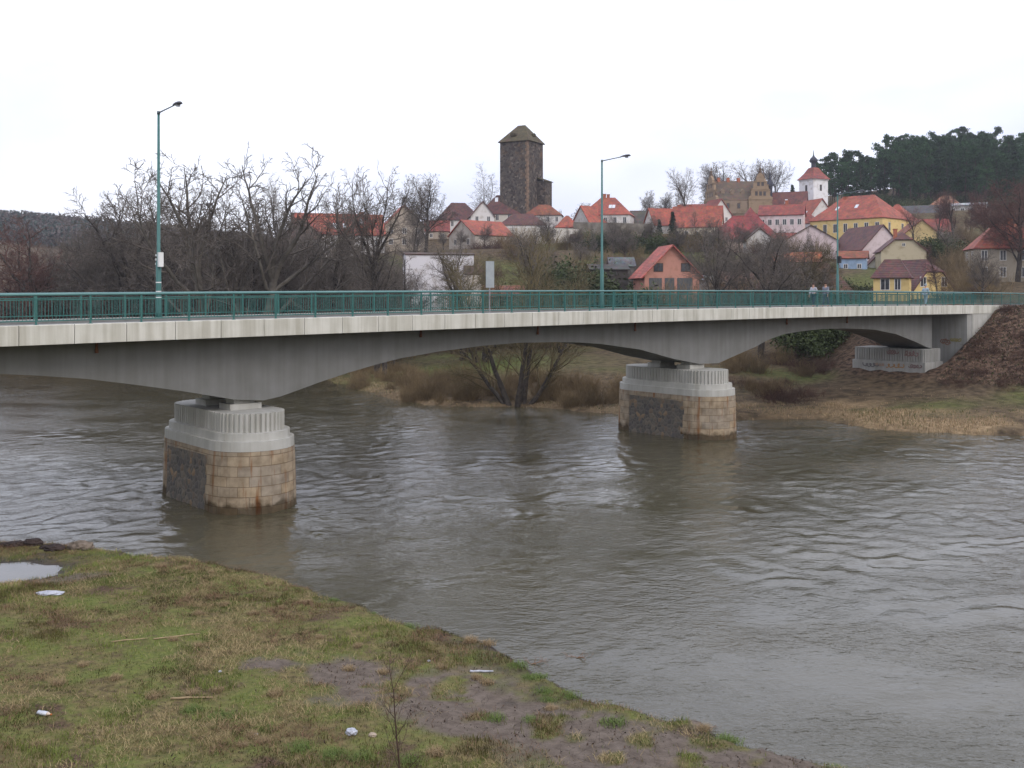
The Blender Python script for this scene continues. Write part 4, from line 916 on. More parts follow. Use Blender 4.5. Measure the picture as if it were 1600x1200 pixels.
def gable_front(x0, y0, rz, w_, top, nm):
    m = MB(); m.prism(ornate(w_, he, top), -.35, .35, 'y')
    for zf, ww in ((0, .98), (.36, .78), (.64, .55)):
        zz = he + (top - he) * zf; m.box(-w_ * ww, -.48, zz, w_ * ww, .48, zz + .3)
    g = m.build('ornate_gable', wallmat('gable_stone', (.27, .20, .135)), t); g.location = (x0, y0, 0); g.rotation_euler = (0, 0, R(rz))
    m = MB(); m.lathe([(.5, 0), (.5, .5), (.3, .6), (.42, 1.1), (.12, 1.7), (.05, 3.0)], (0, 0, top - .1), 8); m.build('spire', mott('spire', (.10, .07, .05), (.15, .11, .08), 2), g)
    for i in (-1, 1):
        m = MB(); m.lathe([(.3, 0), (.3, .7), (.1, 1.0), (.04, 1.6)], (i * w_ * .79, 0, he + (top - he) * .2), 6); m.build('finial', MAT['spire'], g)
    for u, z in ((-.35, .1), (0, .1), (.35, .1), (-.18, .45), (.18, .45)):
        p = window(g, 'f', 1, .7, u * w_, he + (top - he) * z + .4, .8, 1.3, M_wframe_dk)
gable_front(-L / 2, 0, -90, W / 2 + .2, hr + 1.6, 'left'); gable_front(L / 2, 0, 90, W / 2 + .2, hr + 1.0, 'right')
GX = L * .30; gable_front(GX, -W / 2 - .1, 0, 3.6, hr + 2.0, 'front')
m = MB(); m.box(GX - 3.3, -W / 2 + .2, he - 2, GX + 3.3, 0, he); m.prism([(GX - 3.3, he), (GX + 3.3, he), (GX, hr - .6)], -W / 2 + .3, 0, 'y'); m.build('cross_roof', roofmat('mansion', (.115, .075, .05)), t)
for u in (-.3, -.1, .1, .3):
    window(t, 'l', L, W, u * W, he * .55, .9, 1.6, M_wframe_dk); window(t, 'f', L, W, u * L, he * .55, .9, 1.6, M_wframe_dk)
for u in (-.36, -.18, .02):
    m = MB(); m.box(u * L - .6, -W * .34, he + 1.2, u * L + .6, -W * .1, he + 2.6); m.prism([(u * L - .75, he + 2.6), (u * L + .75, he + 2.6), (u * L, he + 3.4)], -W * .35, -W * .1, 'y'); m.build('dormer', M_mw, ro)
    m = MB(); m.box(u * L - .4, -.4, hr - .6, u * L + .4, .4, hr + .9); m.build('chimney', M_brick, ro)
x, y = at(1203, 306); z0 = zat(345, 306)
t = empty('bell_turret', (x, y, z0), 0); tag(t, 'slim dark bell turret with a pointed spire between mansion and church', 'turret')
h = 42 * 306 / F
m = MB(); m.lathe([(1.3, -8), (1.3, h - 2), (1.5, h - 1.9), (1.0, h - 1)], k=8); m.build('shaft', M_mw, t)
m = MB(); m.lathe([(.75, h - 1.2), (.7, h + 2.2), (1.15, h + 2.4), (1.1, h + 3.0), (.6, h + 3.8), (.25, h + 4.4), (.3, h + 4.9), (.05, h + 7)], k=8); m.build('lantern', MAT['dark_copper'], t)

# castle keep
D = 262; k = D / F; x, y = at(815, D); z0 = zat(352, D)
t = empty('castle_tower', (x, y, z0), R(-30)); tag(t, 'tall square dark stone castle tower with a mossy hipped roof', 'tower')
def keep_mat():
    m, tt, p = nodes('keep_stone'); n = tt.nodes.new; l = tt.links.new
    tc = n('ShaderNodeTexCoord')
    def noise(s, d):
        q = n('ShaderNodeTexNoise'); q.inputs['Scale'].default_value = s; q.inputs['Detail'].default_value = d; q.inputs['Roughness'].default_value = .7; l(tc.outputs['Object'], q.inputs[0]); return q.outputs[0]
    vo = n('ShaderNodeTexVoronoi'); vo.inputs['Scale'].default_value = 1.7; l(tc.outputs['Object'], vo.inputs['Vector']); sp = n('ShaderNodeSeparateColor'); l(vo.outputs['Color'], sp.inputs[0])
    r = n('ShaderNodeValToRGB'); e = r.color_ramp.elements; e[0].color = (.045, .038, .034, 1); e[1].color = (.18, .155, .133, 1); q = e.new(.6); q.color = (.098, .086, .077, 1); q = e.new(.9); q.color = (.11, .09, .075, 1); l(sp.outputs[0], r.inputs[0])
    r2 = n('ShaderNodeValToRGB'); r2.color_ramp.elements[0].position = .54; r2.color_ramp.elements[1].position = .72; l(noise(.38, 7), r2.inputs[0])
    mx = n('ShaderNodeMixRGB'); mx.inputs[2].default_value = (.17, .11, .07, 1); l(r2.outputs[0], mx.inputs[0]); l(r.outputs[0], mx.inputs[1])
    l(mx.outputs[0], p.inputs['Base Color']); p.inputs['Roughness'].default_value = .95; p.inputs['Specular IOR Level'].default_value = .1
    b = n('ShaderNodeBump'); b.inputs['Strength'].default_value = .9; b.inputs['Distance'].default_value = .25; l(noise(1.8, 8), b.inputs['Height']); l(b.outputs[0], p.inputs['Normal'])
    return m
M_keep = keep_mat(); M_quoin = mott('quoin_stone', (.15, .095, .06), (.25, .175, .12), 1.4, c3=(.07, .06, .05))
w_ = 8.3 / 2; h = (352 - 222) * k
m = MB(); m.box(-w_, -w_, -8, w_, w_, h); m.build('wall', M_keep, t)
q = MB(); z = 0; i = 0; rr = random.Random(3)
while z < h - .7:
    hh = rr.uniform(.5, .9); a = .75 if i % 2 else .4; b_ = .4 if i % 2 else .75
    q.box(w_ - a, -w_ - .03, z, w_ + .03, -w_ + b_, min(z + hh - .04, h)); z += hh; i += 1
q.build('corner_stones', M_quoin, t)
m = MB(); o = .45; he_, hr_ = h - .35, h + 26 * k
i_ = w_ - 1.1
A, B = (-1.1, 0, hr_), (1.1, 0, hr_); X_ = w_ + o
for P in ([(-X_, -X_, he_), (X_, -X_, he_), B, A], [(X_, X_, he_), (-X_, X_, he_), A, B], [(X_, -X_, he_), (X_, X_, he_), B], [(-X_, X_, he_), (-X_, -X_, he_), A]): m.slab(P, .2)
ro = m.build('roof', mott('mossy_shingle', (.06, .05, .03), (.10, .085, .045), 1.2, c3=(.085, .045, .045), s3=.5, rough=.95), t)
for yy, rz in ((-1, 0), (1, 90)):
    d = MB(); d.prism([(-.9, 0), (.9, 0), (0, .35)], -1.2, .4, 'y'); d.box(-.8, -1.15, -.5, .8, .4, 0); ob = d.build('dormer', MAT['mossy_shingle'], ro)
    if rz == 0: ob.location = (-.6, -2.5, h + 1.75)
    else: ob.location = (2.5, .4, h + 1.75); ob.rotation_euler = (0, 0, R(90))
for f, u, z, ww, hh in (('f', -.4, h * .92, .35, .9), ('f', .2, h * .36, .5, .9), ('f', 0, h * .08, .8, .6), ('f', .2, h * .75, .3, .5), ('r', 0, h * .92, .4, .7), ('r', .6, h * .5, .35, .8)):
    window(t, f, 2 * w_, 2 * w_, u, z, ww, hh, M_wframe_dk)
m = MB(); hz = (352 - 284) * k; m.box(-1.6, -1.9, -8, 1.6, 1.9, hz); an = m.build('stair_annex', M_keep, t); an.location = (w_ + .8, w_ - 1.4, 0)
m = MB(); m.slab([(-1.7, -2.2, hz + 1.3), (1.9, -2.2, hz), (1.9, 2.2, hz), (-1.7, 2.2, hz + 1.3)], .2); m.build('annex_roof', MAT['mossy_shingle'], an)
# retaining walls
def long_wall(name, label, pts, thick, mat, cat='wall'):
    m = MB(); P = [(at(px, D), zat(pt, D)) for px, pt, D in pts]
    for (a, za), (b_, zb) in zip(P[:-1], P[1:]):
        V = [(a[0], a[1], za - 9), (b_[0], b_[1], zb - 9), (b_[0], b_[1], zb), (a[0], a[1], za)]; V += [(x_, y_ + thick, z_) for x_, y_, z_ in V]
        m.add(V, [(0, 1, 2, 3), (7, 6, 5, 4), (0, 4, 5, 1), (3, 2, 6, 7), (0, 3, 7, 4), (1, 5, 6, 2)])
    return tag(m.build(name, mat), label, cat)
M_rw = mott('old_wall_stone', (.13, .115, .095), (.22, .20, .17), .8, bump=.4, c3=(.09, .08, .06))
long_wall('castle_wall', 'long grey stone wall below the big orange hipped roof', [(896, 347, 246), (960, 348, 244), (1020, 350, 246)], .9, M_rw)
long_wall('garden_wall', 'pale garden wall with a red coping below the bright red metal roof', [(1094, 379, 216), (1145, 378, 214), (1180, 380, 216)], .6, mott('garden_wall_plaster', (.26, .2, .16), (.38, .3, .25), .7))
long_wall('castle_wall', 'white plastered castle wall under the lower castle range', [(790, 356, 238), (850, 356, 236), (905, 358, 238)], .9, wallmat('castle_wall', (.52, .49, .44)))
x, y = at(1265, 118); gz = float(far_h(x, y))
t = empty('stone_column', (x, y, gz), 0); tag(t, 'pale slim stone column with a small cross, beside the bridge left of the third lamp', 'monument')
hh = zat(431, 118) - gz
m = MB(); m.lathe([(.45, 0), (.45, .8), (.3, 1.0), (.2, hh - 1.6), (.28, hh - 1.5), (.3, hh - .8), (.08, hh - .6)], k=10); m.build('shaft', mott('pale_stone', (.4, .38, .34), (.52, .5, .46), 2), t)
m = MB(); m.box(-.06, -.06, hh - .62, .06, .06, hh); m.box(-.24, -.06, hh - .35, .24, .06, hh - .23); m.build('cross', MAT['pale_stone'], t)
# road beyond the bridge
rb = MB(); ss = [86.05, 95, 110, 130, 160]; V = []
for s in ss:
    for o in (.9, BW - .9): X_, Y_ = xy_of(s, o); V.append((X_, Y_, float(np.max(far_h(np.array([X_]), np.array([Y_])))) + .08 if s > 100 else 7.99))
rb.add(V, [(2 * i, 2 * i + 1, 2 * i + 3, 2 * i + 2) for i in range(len(ss) - 1)]); tag(rb.build('road', M_asphalt, fix=False), kind='structure')
# ------------------------------------------------------------------ trees
def rvec(r): 
    z = r.uniform(-1, 1); t = r.uniform(0, 6.2832); q = math.sqrt(1 - z * z); return Vector((q * math.cos(t), q * math.sin(t), z))
def grow(seed, P):
    """returns segments (p0, p1, r0, r1, level) of a bare tree"""
    r = random.Random(seed); out = []
    up = Vector((0, 0, 1))
    def branch(p, d, L, rad, lev):
        n = P['n'][lev]; st = L / n; pts = [(p.copy(), rad)]
        wob, trop = P['wob'][lev], P['trop'][lev]
        for i in range(n):
            d = (d + rvec(r) * wob + up * trop).normalized(); q = p + d * st; r2 = rad * (1 - (1 - P['taper'][lev]) * (i + 1) / n)
            out.append((p, q, pts[-1][1], r2, lev)); p = q; pts.append((p.copy(), r2))
        if lev + 1 >= len(P['n']): return
        k = P['kids'][lev]; k = max(1, int(round(k * r.uniform(.8, 1.2) * (min(1.4, L / P['len0'][lev]) if lev else 1))))
        for j in range(k):
            t = P['start'][lev] + (1 - P['start'][lev]) * ((j + r.random()) / k) ; t = min(t, .999)
            i = int(t * n); f = t * n - i; a, ra = pts[i]; b, rb_ = pts[min(i + 1, n)]; pos = a.lerp(b, f); rr_ = ra + (rb_ - ra) * f
            ax = (b - a).normalized() if (b - a).length > 0 else d
            side = ax.orthogonal().normalized(); side.rotate(Matrix.Rotation(j * 2.4 + r.uniform(-.6, .6), 3, ax))
            an = R(P['ang'][lev]) * r.uniform(.75, 1.25)
            nd = (ax * math.cos(an) + side * math.sin(an)).normalized()
            ln = P['ratio'][lev] * L * (1 - P['fall'][lev] * (t - P['start'][lev]) / (1 - P['start'][lev] + 1e-6)) * r.uniform(.7, 1.2)
            branch(pos, nd, ln, min(rr_ * .85, P['rad'][lev + 1] * r.uniform(.8, 1.15) * (1 if lev else (1 - .4 * t))), lev + 1)
        if P.get('lead', True) and lev == 0:      # leaders carry on from the top of the trunk
            for j in range(P.get('fork', 2)):
                nd = (d + rvec(r) * .5 + up * .3).normalized(); branch(p, nd, P['ratio'][0] * L * .9, rad * P['taper'][0] * .85, 1)
    for b in P.get('bases', [((0, 0, 0), (0, 0, 1), 1.0)]):
        branch(Vector(b[0]) + Vector((0, 0, -.4)), Vector(b[1]).normalized(), P['L'] * b[2], P['rad'][0] * b[2] ** .5, 0)
    return out
def prisms(segs, k, thick=1.0, minr=0):
    p0 = np.array([s[0][:] for s in segs]); p1 = np.array([s[1][:] for s in segs]); r0 = np.maximum(minr, np.array([s[2] for s in segs]) * thick); r1 = np.maximum(minr, np.array([s[3] for s in segs]) * thick)
    d = p1 - p0; d /= np.linalg.norm(d, axis=1, keepdims=True) + 1e-9
    ref = np.where(np.abs(d[:, 2:3]) < .9, np.array([[0, 0, 1.]]), np.array([[1., 0, 0]])); a = np.cross(d, ref); a /= np.linalg.norm(a, axis=1, keepdims=True) + 1e-9; b = np.cross(d, a)
    V = []; n = len(segs)
    for pp, rr_ in ((p0, r0), (p1, r1)):
        for j in range(k):
            t = 6.28318 * j / k; V.append(pp + (a * math.cos(t) + b * math.sin(t)) * rr_[:, None])
    V = np.stack(V, 1).reshape(-1, 3); base = np.arange(n)[:, None] * 2 * k
    Q = np.concatenate([base + np.array([[j, (j + 1) % k, k + (j + 1) % k, k + j]]) for j in range(k)], 0)
    return V, Q
def tree_meshes(key, seed, P, bark, twig, tw=1.0, trunk_lv=1, minr=.013):
    S = grow(seed, P)
    A = [s for s in S if s[4] <= trunk_lv]; B = [s for s in S if s[4] > trunk_lv]
    V, Q = prisms(A, 7); mt = np_mesh(key + '_trunk', V, Q, bark, smooth=True)
    V, Q = prisms(B, 3, tw, minr); mc = np_mesh(key + '_crown', V, Q, twig)
    hgt = max(s[1].z for s in S); wid = np.percentile([math.hypot(s[1].x, s[1].y) for s in S], 97)
    return mt, mc, hgt, wid
M_bark = mott('bark', (.030, .025, .021), (.075, .064, .055), 3, rough=.95, bump=.5, rnd=.2)
M_bark_pale = mott('pale_bark', (.075, .066, .055), (.15, .135, .115), 2, rough=.95, bump=.4)
M_twig = mott('twigs', (.095, .080, .068), (.17, .146, .125), 1, rough=.95, rnd=.25)
M_twig_red = mott('reddish_twigs', (.075, .040, .034), (.13, .072, .058), 1, rough=.95, rnd=.2)
M_twig_olive = mott('olive_twigs', (.075, .062, .032), (.14, .112, .06), 1, rough=.95, rnd=.2)
M_twig_grey = mott('grey_twigs', (.12, .115, .115), (.2, .19, .19), 1, rough=.95, rnd=.1)
M_osier = mott('osier_stems', (.13, .095, .05), (.23, .165, .09), 1, rough=.95, rnd=.25)
M_bramble = mott('bramble_stems', (.05, .028, .022), (.11, .062, .045), 1, rough=.95, rnd=.25)
broad = dict(L=7.5, rad=[.36, .14, .05, .022, .013], n=[6, 8, 6, 4, 2], wob=[.10, .22, .25, .28, .3], trop=[.04, .05, .04, .02, .02], taper=[.55, .12, .2, .4, .7], kids=[11, 13, 10, 9], start=[.35, .2, .15, .1], ang=[52, 48, 45, 42], ratio=[.95, .48, .45, .5], fall=[.25, .45, .4, .3], len0=[1, 6, 2.8, 1.2], fork=3)
tall = dict(L=9, rad=[.36, .19, .06, .023, .013], n=[6, 9, 6, 4, 2], wob=[.08, .18, .24, .25, .3], trop=[.06, .07, .06, .03, .02], taper=[.6, .10, .2, .4, .7], kids=[6, 13, 10, 8], start=[.35, .22, .12, .1], ang=[40, 50, 48, 42], ratio=[1.0, .40, .45, .5], fall=[.1, .45, .4, .3], len0=[1, 8, 3, 1.3], fork=3)
slim = dict(L=15, rad=[.24, .07, .028, .014], n=[10, 5, 4, 2], wob=[.07, .2, .25, .3], trop=[.08, .06, .03, .02], taper=[.25, .3, .4, .5], kids=[34, 12, 9], start=[.28, .15, .1], ang=[48, 42, 40], ratio=[.24, .42, .5], fall=[.55, .4, .3], len0=[1, 3.2, 1.3], fork=2)
willow = dict(L=9, rad=[.25, .085, .034, .015], n=[8, 6, 5, 3], wob=[.12, .2, .22, .25], trop=[.05, .05, .03, .0], taper=[.3, .3, .35, .4], kids=[14, 10, 10], start=[.2, .15, .1], ang=[38, 38, 38], ratio=[.5, .5, .5], fall=[.35, .3, .3], len0=[1, 4.5, 2], fork=2,
              bases=[((-.5, 0, 0), (-.35, .05, 1), 1.0), ((.4, .2, 0), (.28, .1, 1), 1.1), ((0, -.3, 0), (-.02, -.25, 1), 1.0), ((.7, -.1, 0), (.75, -.1, 1), .8), ((-.7, .2, 0), (-.8, .1, 1), .75)])
birch = dict(L=12, rad=[.17, .05, .02, .009], n=[9, 5, 4, 3], wob=[.06, .18, .22, .25], trop=[.06, .08, -.02, -.08], taper=[.25, .3, .4, .5], kids=[24, 9, 8], start=[.25, .15, .1], ang=[40, 42, 40], ratio=[.36, .42, .5], fall=[.5, .4, .3], len0=[1, 3.5, 1.5], fork=2, bases=[((0, 0, 0), (.05, 0, 1), 1), ((.5, .2, 0), (.22, .1, 1), .9)])
osier = dict(L=2.6, rad=[.022, .011, .007], n=[5, 4, 2], wob=[.12, .18, .2], trop=[.06, .05, .03], taper=[.4, .4, .5], kids=[6, 3], start=[.2, .2], ang=[28, 32], ratio=[.42, .45], fall=[.3, .3], len0=[1, 1], lead=False)
rr = random.Random(11)
osier['bases'] = [((rr.gauss(0, .55), rr.gauss(0, .45), 0), (rr.gauss(0, .32), rr.gauss(0, .32), 1), rr.uniform(.55, 1.15)) for _ in range(75)]
bramb = dict(L=1.5, rad=[.018, .011, .008], n=[6, 4, 2], wob=[.3, .3, .3], trop=[-.04, -.02, 0], taper=[.5, .5, .5], kids=[7, 4], start=[.1, .1], ang=[50, 50], ratio=[.5, .5], fall=[.2, .2], len0=[1, 1], lead=False)
bramb['bases'] = [((rr.gauss(0, .8), rr.gauss(0, .8), 0), (rr.gauss(0, .8), rr.gauss(0, .8), 1), rr.uniform(.6, 1.3)) for _ in range(70)]
TM = {'broad': tree_meshes('broad', 3, broad, M_bark, M_twig), 'broad2': tree_meshes('broadb', 17, dict(broad, ang=[60, 50, 45, 42], wob=[.18, .28, .28, .28, .3]), M_bark, M_twig),
      'tall': tree_meshes('tall', 5, tall, M_bark_pale, M_twig), 'tall2': tree_meshes('tallb', 23, dict(tall, kids=[5, 10, 9, 7], ang=[30, 45, 42, 40]), M_bark, M_twig),
      'slim': tree_meshes('slim', 7, slim, M_bark, M_twig), 'slim2': tree_meshes('slimb', 29, dict(slim, ratio=[.32, .42, .5], kids=[30, 12, 9]), M_bark, M_twig),
      'willow': tree_meshes('willow', 9, willow, M_bark, M_twig_olive, trunk_lv=0), 'forked': tree_meshes('forked', 41, dict(tall, L=7.5, kids=[5, 12, 10, 8], fork=3, ang=[45, 50, 46, 42], bases=[((.15, 0, 0), (.40, .12, 1), 1.0), ((-.1, 0, 0), (-.30, -.05, 1), .95), ((0, .1, 0), (.02, .25, 1), .8)]), M_bark_pale, M_twig),
      'birch': tree_meshes('birch', 13, birch, M_twig_grey, M_twig_grey, trunk_lv=0)}
SM = {}
for key, seed, P, mt in (('osier', 31, osier, M_osier), ('osier2', 32, dict(osier, wob=[.2, .25, .25]), M_osier), ('bramble', 33, bramb, M_bramble), ('bramble2', 37, dict(bramb, trop=[.02, 0, 0]), M_bramble)):
    S = grow(seed, P); V, Q = prisms(S, 3); SM[key] = np_mesh(key, V, Q, mt)
def gz(x, y): return float(far_h(np.array([x]), np.array([y]))[0])
def tree(kind, x, y, h, label, rz=0, wsc=1.0, group=None, twig=None, z=None, name='bare_tree', lean=0):
    mt, mc, hh, ww = TM[kind]; s = h / hh
    t = empty(name, (x, y, (gz(x, y) if z is None else z) - .1), R(rz)); t.rotation_euler[1] = R(lean); t.scale = (s * wsc, s * wsc, s)
    tag(t, label, 'tree', group); link('trunk', mt, t); c = link('crown', mc, t)
    if twig: c.material_slots[0].link = 'OBJECT'; c.material_slots[0].material = twig
    return t
def tree_px(kind, px, D, ytop, label, **k):
    x, y = at(px, D); z = k.pop('z', None); z0 = gz(x, y) if z is None else z
    return tree(kind, x, y, zat(ytop, D) - z0 + .1, label, z=z0, **k)
# single trees one can tell apart
tree_px('broad', 62, 132, 336, 'reddish brown bushy tree at the far left behind the bridge', twig=M_twig_red, rz=20, wsc=1.15)
tree_px('broad2', 182, 122, 285, 'dark spreading bare tree left of the first street lamp', rz=80, wsc=1.05)
tree_px('slim', 232, 128, 266, 'tall slim bare tree just left of the first street lamp', rz=10)
tree_px('slim', 214, 131, 290, 'slim bare tree second from the first street lamp on its left', rz=130)
tree_px('tall2', 288, 120, 282, 'bare tree between the first street lamp and the tall pale forked tree', rz=40, wsc=.9)
tree_px('forked', 352, 106, 222, 'tall pale barked forked tree, highest of the trees left of the tower', rz=0, wsc=1.05)
tree_px('broad', 396, 116, 300, 'bare tree leaning right of the tall pale forked tree', rz=300, wsc=.9, lean=8)
tree_px('slim2', 462, 114, 268, 'fine twigged bare tree left of the long orange roof', rz=60, wsc=.9)
tree_px('tall2', 590, 103, 254, 'thin bare tree standing over the long orange roof with trunks seen under the bridge', rz=150, wsc=.72)
tree_px('slim', 602, 100, 300, 'slender bare trunk beside the thin bare tree over the orange roof', rz=75, wsc=1.1)
tree_px('broad', 665, 195, 270, 'round crowned bare tree right of the beige gabled house', rz=110)
tree_px('slim2', 642, 180, 282, 'narrow bare tree in front of the beige gabled house', rz=210)
tree_px('birch', 752, 292, 250, 'pale grey feathery birch left of the castle tower', rz=30, wsc=1.15)
tree_px('willow', 808, 81.5, 350, 'big many stemmed willow in the water edge under the middle span', rz=0, wsc=1.0)
tree_px('willow', 752, 108, 388, 'spreading olive brown willow by the white washed building', rz=140, wsc=1.0)
tree_px('willow', 880, 112, 394, 'olive brown willow below the castle, left of the second street lamp', rz=250, wsc=1.0)
tree_px('tall2', 1070, 270, 258, 'tall bare tree with dark tufts above the orange row houses', rz=20, wsc=.9)
tree_px('tall2', 1100, 105, 372, 'bare tree with a trunk leaning over the salmon house', rz=170, wsc=.8, lean=-12)
tree_px('broad2', 1186, 100, 352, 'large spreading bare tree with dark limbs before the red metal roof', rz=15, wsc=1.1)
tree_px('tall2', 1128, 118, 345, 'tall bare tree with dark limbs in front of the orange row houses', rz=100, wsc=1.0)
tree_px('broad', 1225, 122, 358, 'wide bare tree in front of the pinkish gable', rz=330, wsc=1.0)
tree_px('tall2', 722, 112, 372, 'bare tree with arching limbs before the white washed building', rz=60, wsc=1.2)
tree_px('tall2', 842, 130, 352, 'wide bare tree in front of the lower white castle range', rz=60, wsc=1.2)
tree_px('tall2', 520, 116, 300, 'bare tree before the left end of the long orange roof', rz=250, wsc=.9)
tree_px('broad', 1262, 112, 372, 'bare tree over the long brown roofed barn', rz=240, wsc=1.0, twig=M_twig_olive)
tree_px('slim2', 1466, 138, 378, 'reddish bare tree right of the front yellow house', rz=20, twig=M_twig_red, wsc=1.2)
tree_px('broad', 1590, 160, 275, 'reddish tree crown at the right edge above the red villa roof', rz=70, twig=M_twig_red, wsc=1.1)
tree_px('tall2', 1480, 185, 345, 'dark bare tree between the yellow gable and the right villa', rz=0)
tree_px('broad2', 1532, 118, 385, 'bare tree in front of the beige villa wall', rz=45, wsc=.8)
# further bare trees that read alike
rr = random.Random(5)
def scatter(spec, kinds, label, group, twig=None, hh=(8, 13), wsc=(.8, 1.1), rngj=(14, 9)):
    for px, D in spec:
        x, y = at(px + rr.uniform(-rngj[0], rngj[0]), D + rr.uniform(-rngj[1], rngj[1]))
        tree(rr.choice(kinds), x, y, rr.uniform(*hh), label, rz=rr.uniform(0, 360), wsc=rr.uniform(*wsc), group=group, twig=twig)
scatter([(p, D) for p in range(100, 480, 30) for D in (130, 142, 158)], ['broad', 'slim2', 'tall2', 'slim'], 'bare brown tree in the thick belt along the river left of the long orange roof', 'bare riverside trees on the left', hh=(13.5, 19.5))
scatter([(p, D) for p in range(-60, 110, 24) for D in (140, 156)], ['broad', 'slim2', 'broad2'], 'reddish bare tree at the far left end of the riverside belt', 'reddish trees at the far left', twig=M_twig_red, hh=(9, 13.5))
scatter([(p, D) for p in range(440, 640, 24) for D in (122, 140, 158)], ['broad', 'slim2', 'broad2'], 'bare brown tree between the bridge and the long orange roofed house', 'bare trees below the orange roofs', hh=(10.5, 16))
scatter([(p, D) for p in range(850, 1280, 34) for D in (168, 182, 198)], ['broad', 'broad2', 'slim2'], 'low bare tree on the brushy slope between the bridge houses and the hill town', 'bare trees on the town slope', hh=(5.5, 9))
scatter([(p, 212) for p in range(640, 900, 42)], ['broad', 'broad2'], 'small bare tree on the slope just under the castle', 'bare trees under the castle', hh=(4, 6))
scatter([(905, 300), (885, 310), (1012, 300), (1030, 310), (1048, 300)], ['broad', 'slim2'], 'small bare tree on the skyline beside the big orange hipped roof', 'bare trees on the skyline', hh=(9, 12))
scatter([(1118, 335), (1140, 340), (1165, 335), (1190, 340), (1215, 340)], ['tall2', 'broad'], 'bare tree rising behind the mansion roof', 'bare trees behind the mansion', hh=(19, 23))
scatter([(1440, 200), (1470, 215), (1500, 205), (1525, 230), (1545, 215), (1580, 230), (1610, 210), (1490, 255), (1540, 265), (1590, 265)], ['broad', 'tall2', 'slim2'], 'brown bare tree on the slope between the right villa and the pine wood', 'bare trees on the right slope', twig=M_twig_red, hh=(9, 14))
# shrubs
def shrubs(spec, kinds, label, group, sc=(.8, 1.4), name='shrub'):
    for x, y in spec:
        s = rr.uniform(*sc); o = link(name, SM[rr.choice(kinds)], None, (x, y, gz(x, y) - .15)); o.rotation_euler = (0, 0, rr.uniform(0, 6.28)); o.scale = (s * rr.uniform(.9, 1.3), s * rr.uniform(.9, 1.3), s)
        tag(o, label, 'shrub', group)
pts = []
while len(pts) < 60:
    px = rr.uniform(640, 1000); D = rr.uniform(78, 96); x, y = at(px, D); e = float(sdist(np.array([x]), np.array([y]), FAR)[0])
    if .4 < e < 11: pts.append((x, y))
shrubs(pts, ['osier', 'osier2'], 'brown upright osier shrub on the far bank under the middle span', 'osier shrubs under the middle span', (.4, .85), 'osier_shrub')
pts = []
while len(pts) < 40:
    px = rr.uniform(505, 660); D = rr.uniform(84, 110); x, y = at(px, D); e = float(sdist(np.array([x]), np.array([y]), FAR)[0])
    if .2 < e < 9: pts.append((x, y))
shrubs(pts, ['osier', 'osier2'], 'low tan shrub on the far bank left of the lawn, near the slim trunks', 'tan shrubs left of the lawn', (.35, .6), 'osier_shrub')
pts = []
while len(pts) < 34:
    px = rr.uniform(1140, 1330); D = rr.uniform(78, 105); x, y = at(px, D); e = float(sdist(np.array([x]), np.array([y]), FAR)[0]); s, o = so_of(x, y)
    if 6 < e and not (s > 62 and -1 < o < 9): pts.append((x, y))
shrubs(pts, ['bramble', 'bramble2', 'osier2'], 'dark tangled bramble on the bank behind the right hand pier', 'brambles behind the right pier', (.5, 1.0), 'bramble')
pts = []
while len(pts) < 70:
    px = rr.uniform(1440, 1680); D = rr.uniform(70, 100); x, y = at(px, D); s, o = so_of(x, y)
    if o < -1.0 and s > 70: pts.append((x, y))
shrubs(pts, ['bramble', 'bramble2'], 'reddish brown bramble on the road embankment at the right edge', 'brambles on the embankment', (.25, .5), 'bramble')
pts = [at(rr.uniform(-80, 740), rr.uniform(118, 150)) for _ in range(110)]
shrubs(pts, ['bramble', 'osier2', 'osier'], 'reddish brown shrub in the undergrowth behind the left part of the bridge', 'undergrowth behind the bridge', (1.3, 2.3))
pts = [at(rr.uniform(740, 1300), rr.uniform(118, 215)) for _ in range(110)]
shrubs(pts, ['bramble', 'osier2'], 'brown shrub on the garden slope between the river and the hill town', 'shrubs on the garden slope', (1.2, 2.2))
pts = [at(rr.uniform(1285, 1720), rr.uniform(305, 345)) for _ in range(60)]
shrubs(pts, ['bramble', 'osier2'], 'dark shrub at the foot of the pines behind the yellow building', 'undergrowth of the pine wood', (1.2, 2.2))
pts = [at(rr.uniform(1460, 1650), rr.uniform(125, 250)) for _ in range(45)]
shrubs(pts, ['bramble', 'osier2'], 'brown shrub on the slope around the right hand villa', 'shrubs by the villa', (1.2, 2.2))

# ------------------------------------------------------------------ evergreens
def leafquads(n, fn, size, seed, flat=.0):
    g = np.random.default_rng(seed); C = fn(g, n); a = g.normal(size=(n, 3)); a /= np.linalg.norm(a, axis=1, keepdims=True); b = g.normal(size=(n, 3)); b[:, 2] *= (1 - flat); b = b - a * (a * b).sum(1, keepdims=True); b /= np.linalg.norm(b, axis=1, keepdims=True)
    s = size * g.uniform(.6, 1.4, (n, 1)); a = a * s; b = b * s * .55
    V = np.stack([C - a, C - b, C + a, C + b], 1).reshape(-1, 3); return V, np.arange(4 * n).reshape(-1, 4)
def needle_mat(name, c1, c2): return mott(name, c1, c2, .9, rough=.8, spec=.1, rnd=.42)
M_pine = needle_mat('pine_needles', (.016, .040, .018), (.046, .095, .036)); M_pbark = mott('pine_bark', (.035, .024, .020), (.08, .052, .040), .5, rnd=.2)
M_ever = needle_mat('ivy_leaves', (.028, .040, .016), (.065, .082, .036)); M_spruce = needle_mat('spruce_needles', (.010, .024, .014), (.026, .05, .028))
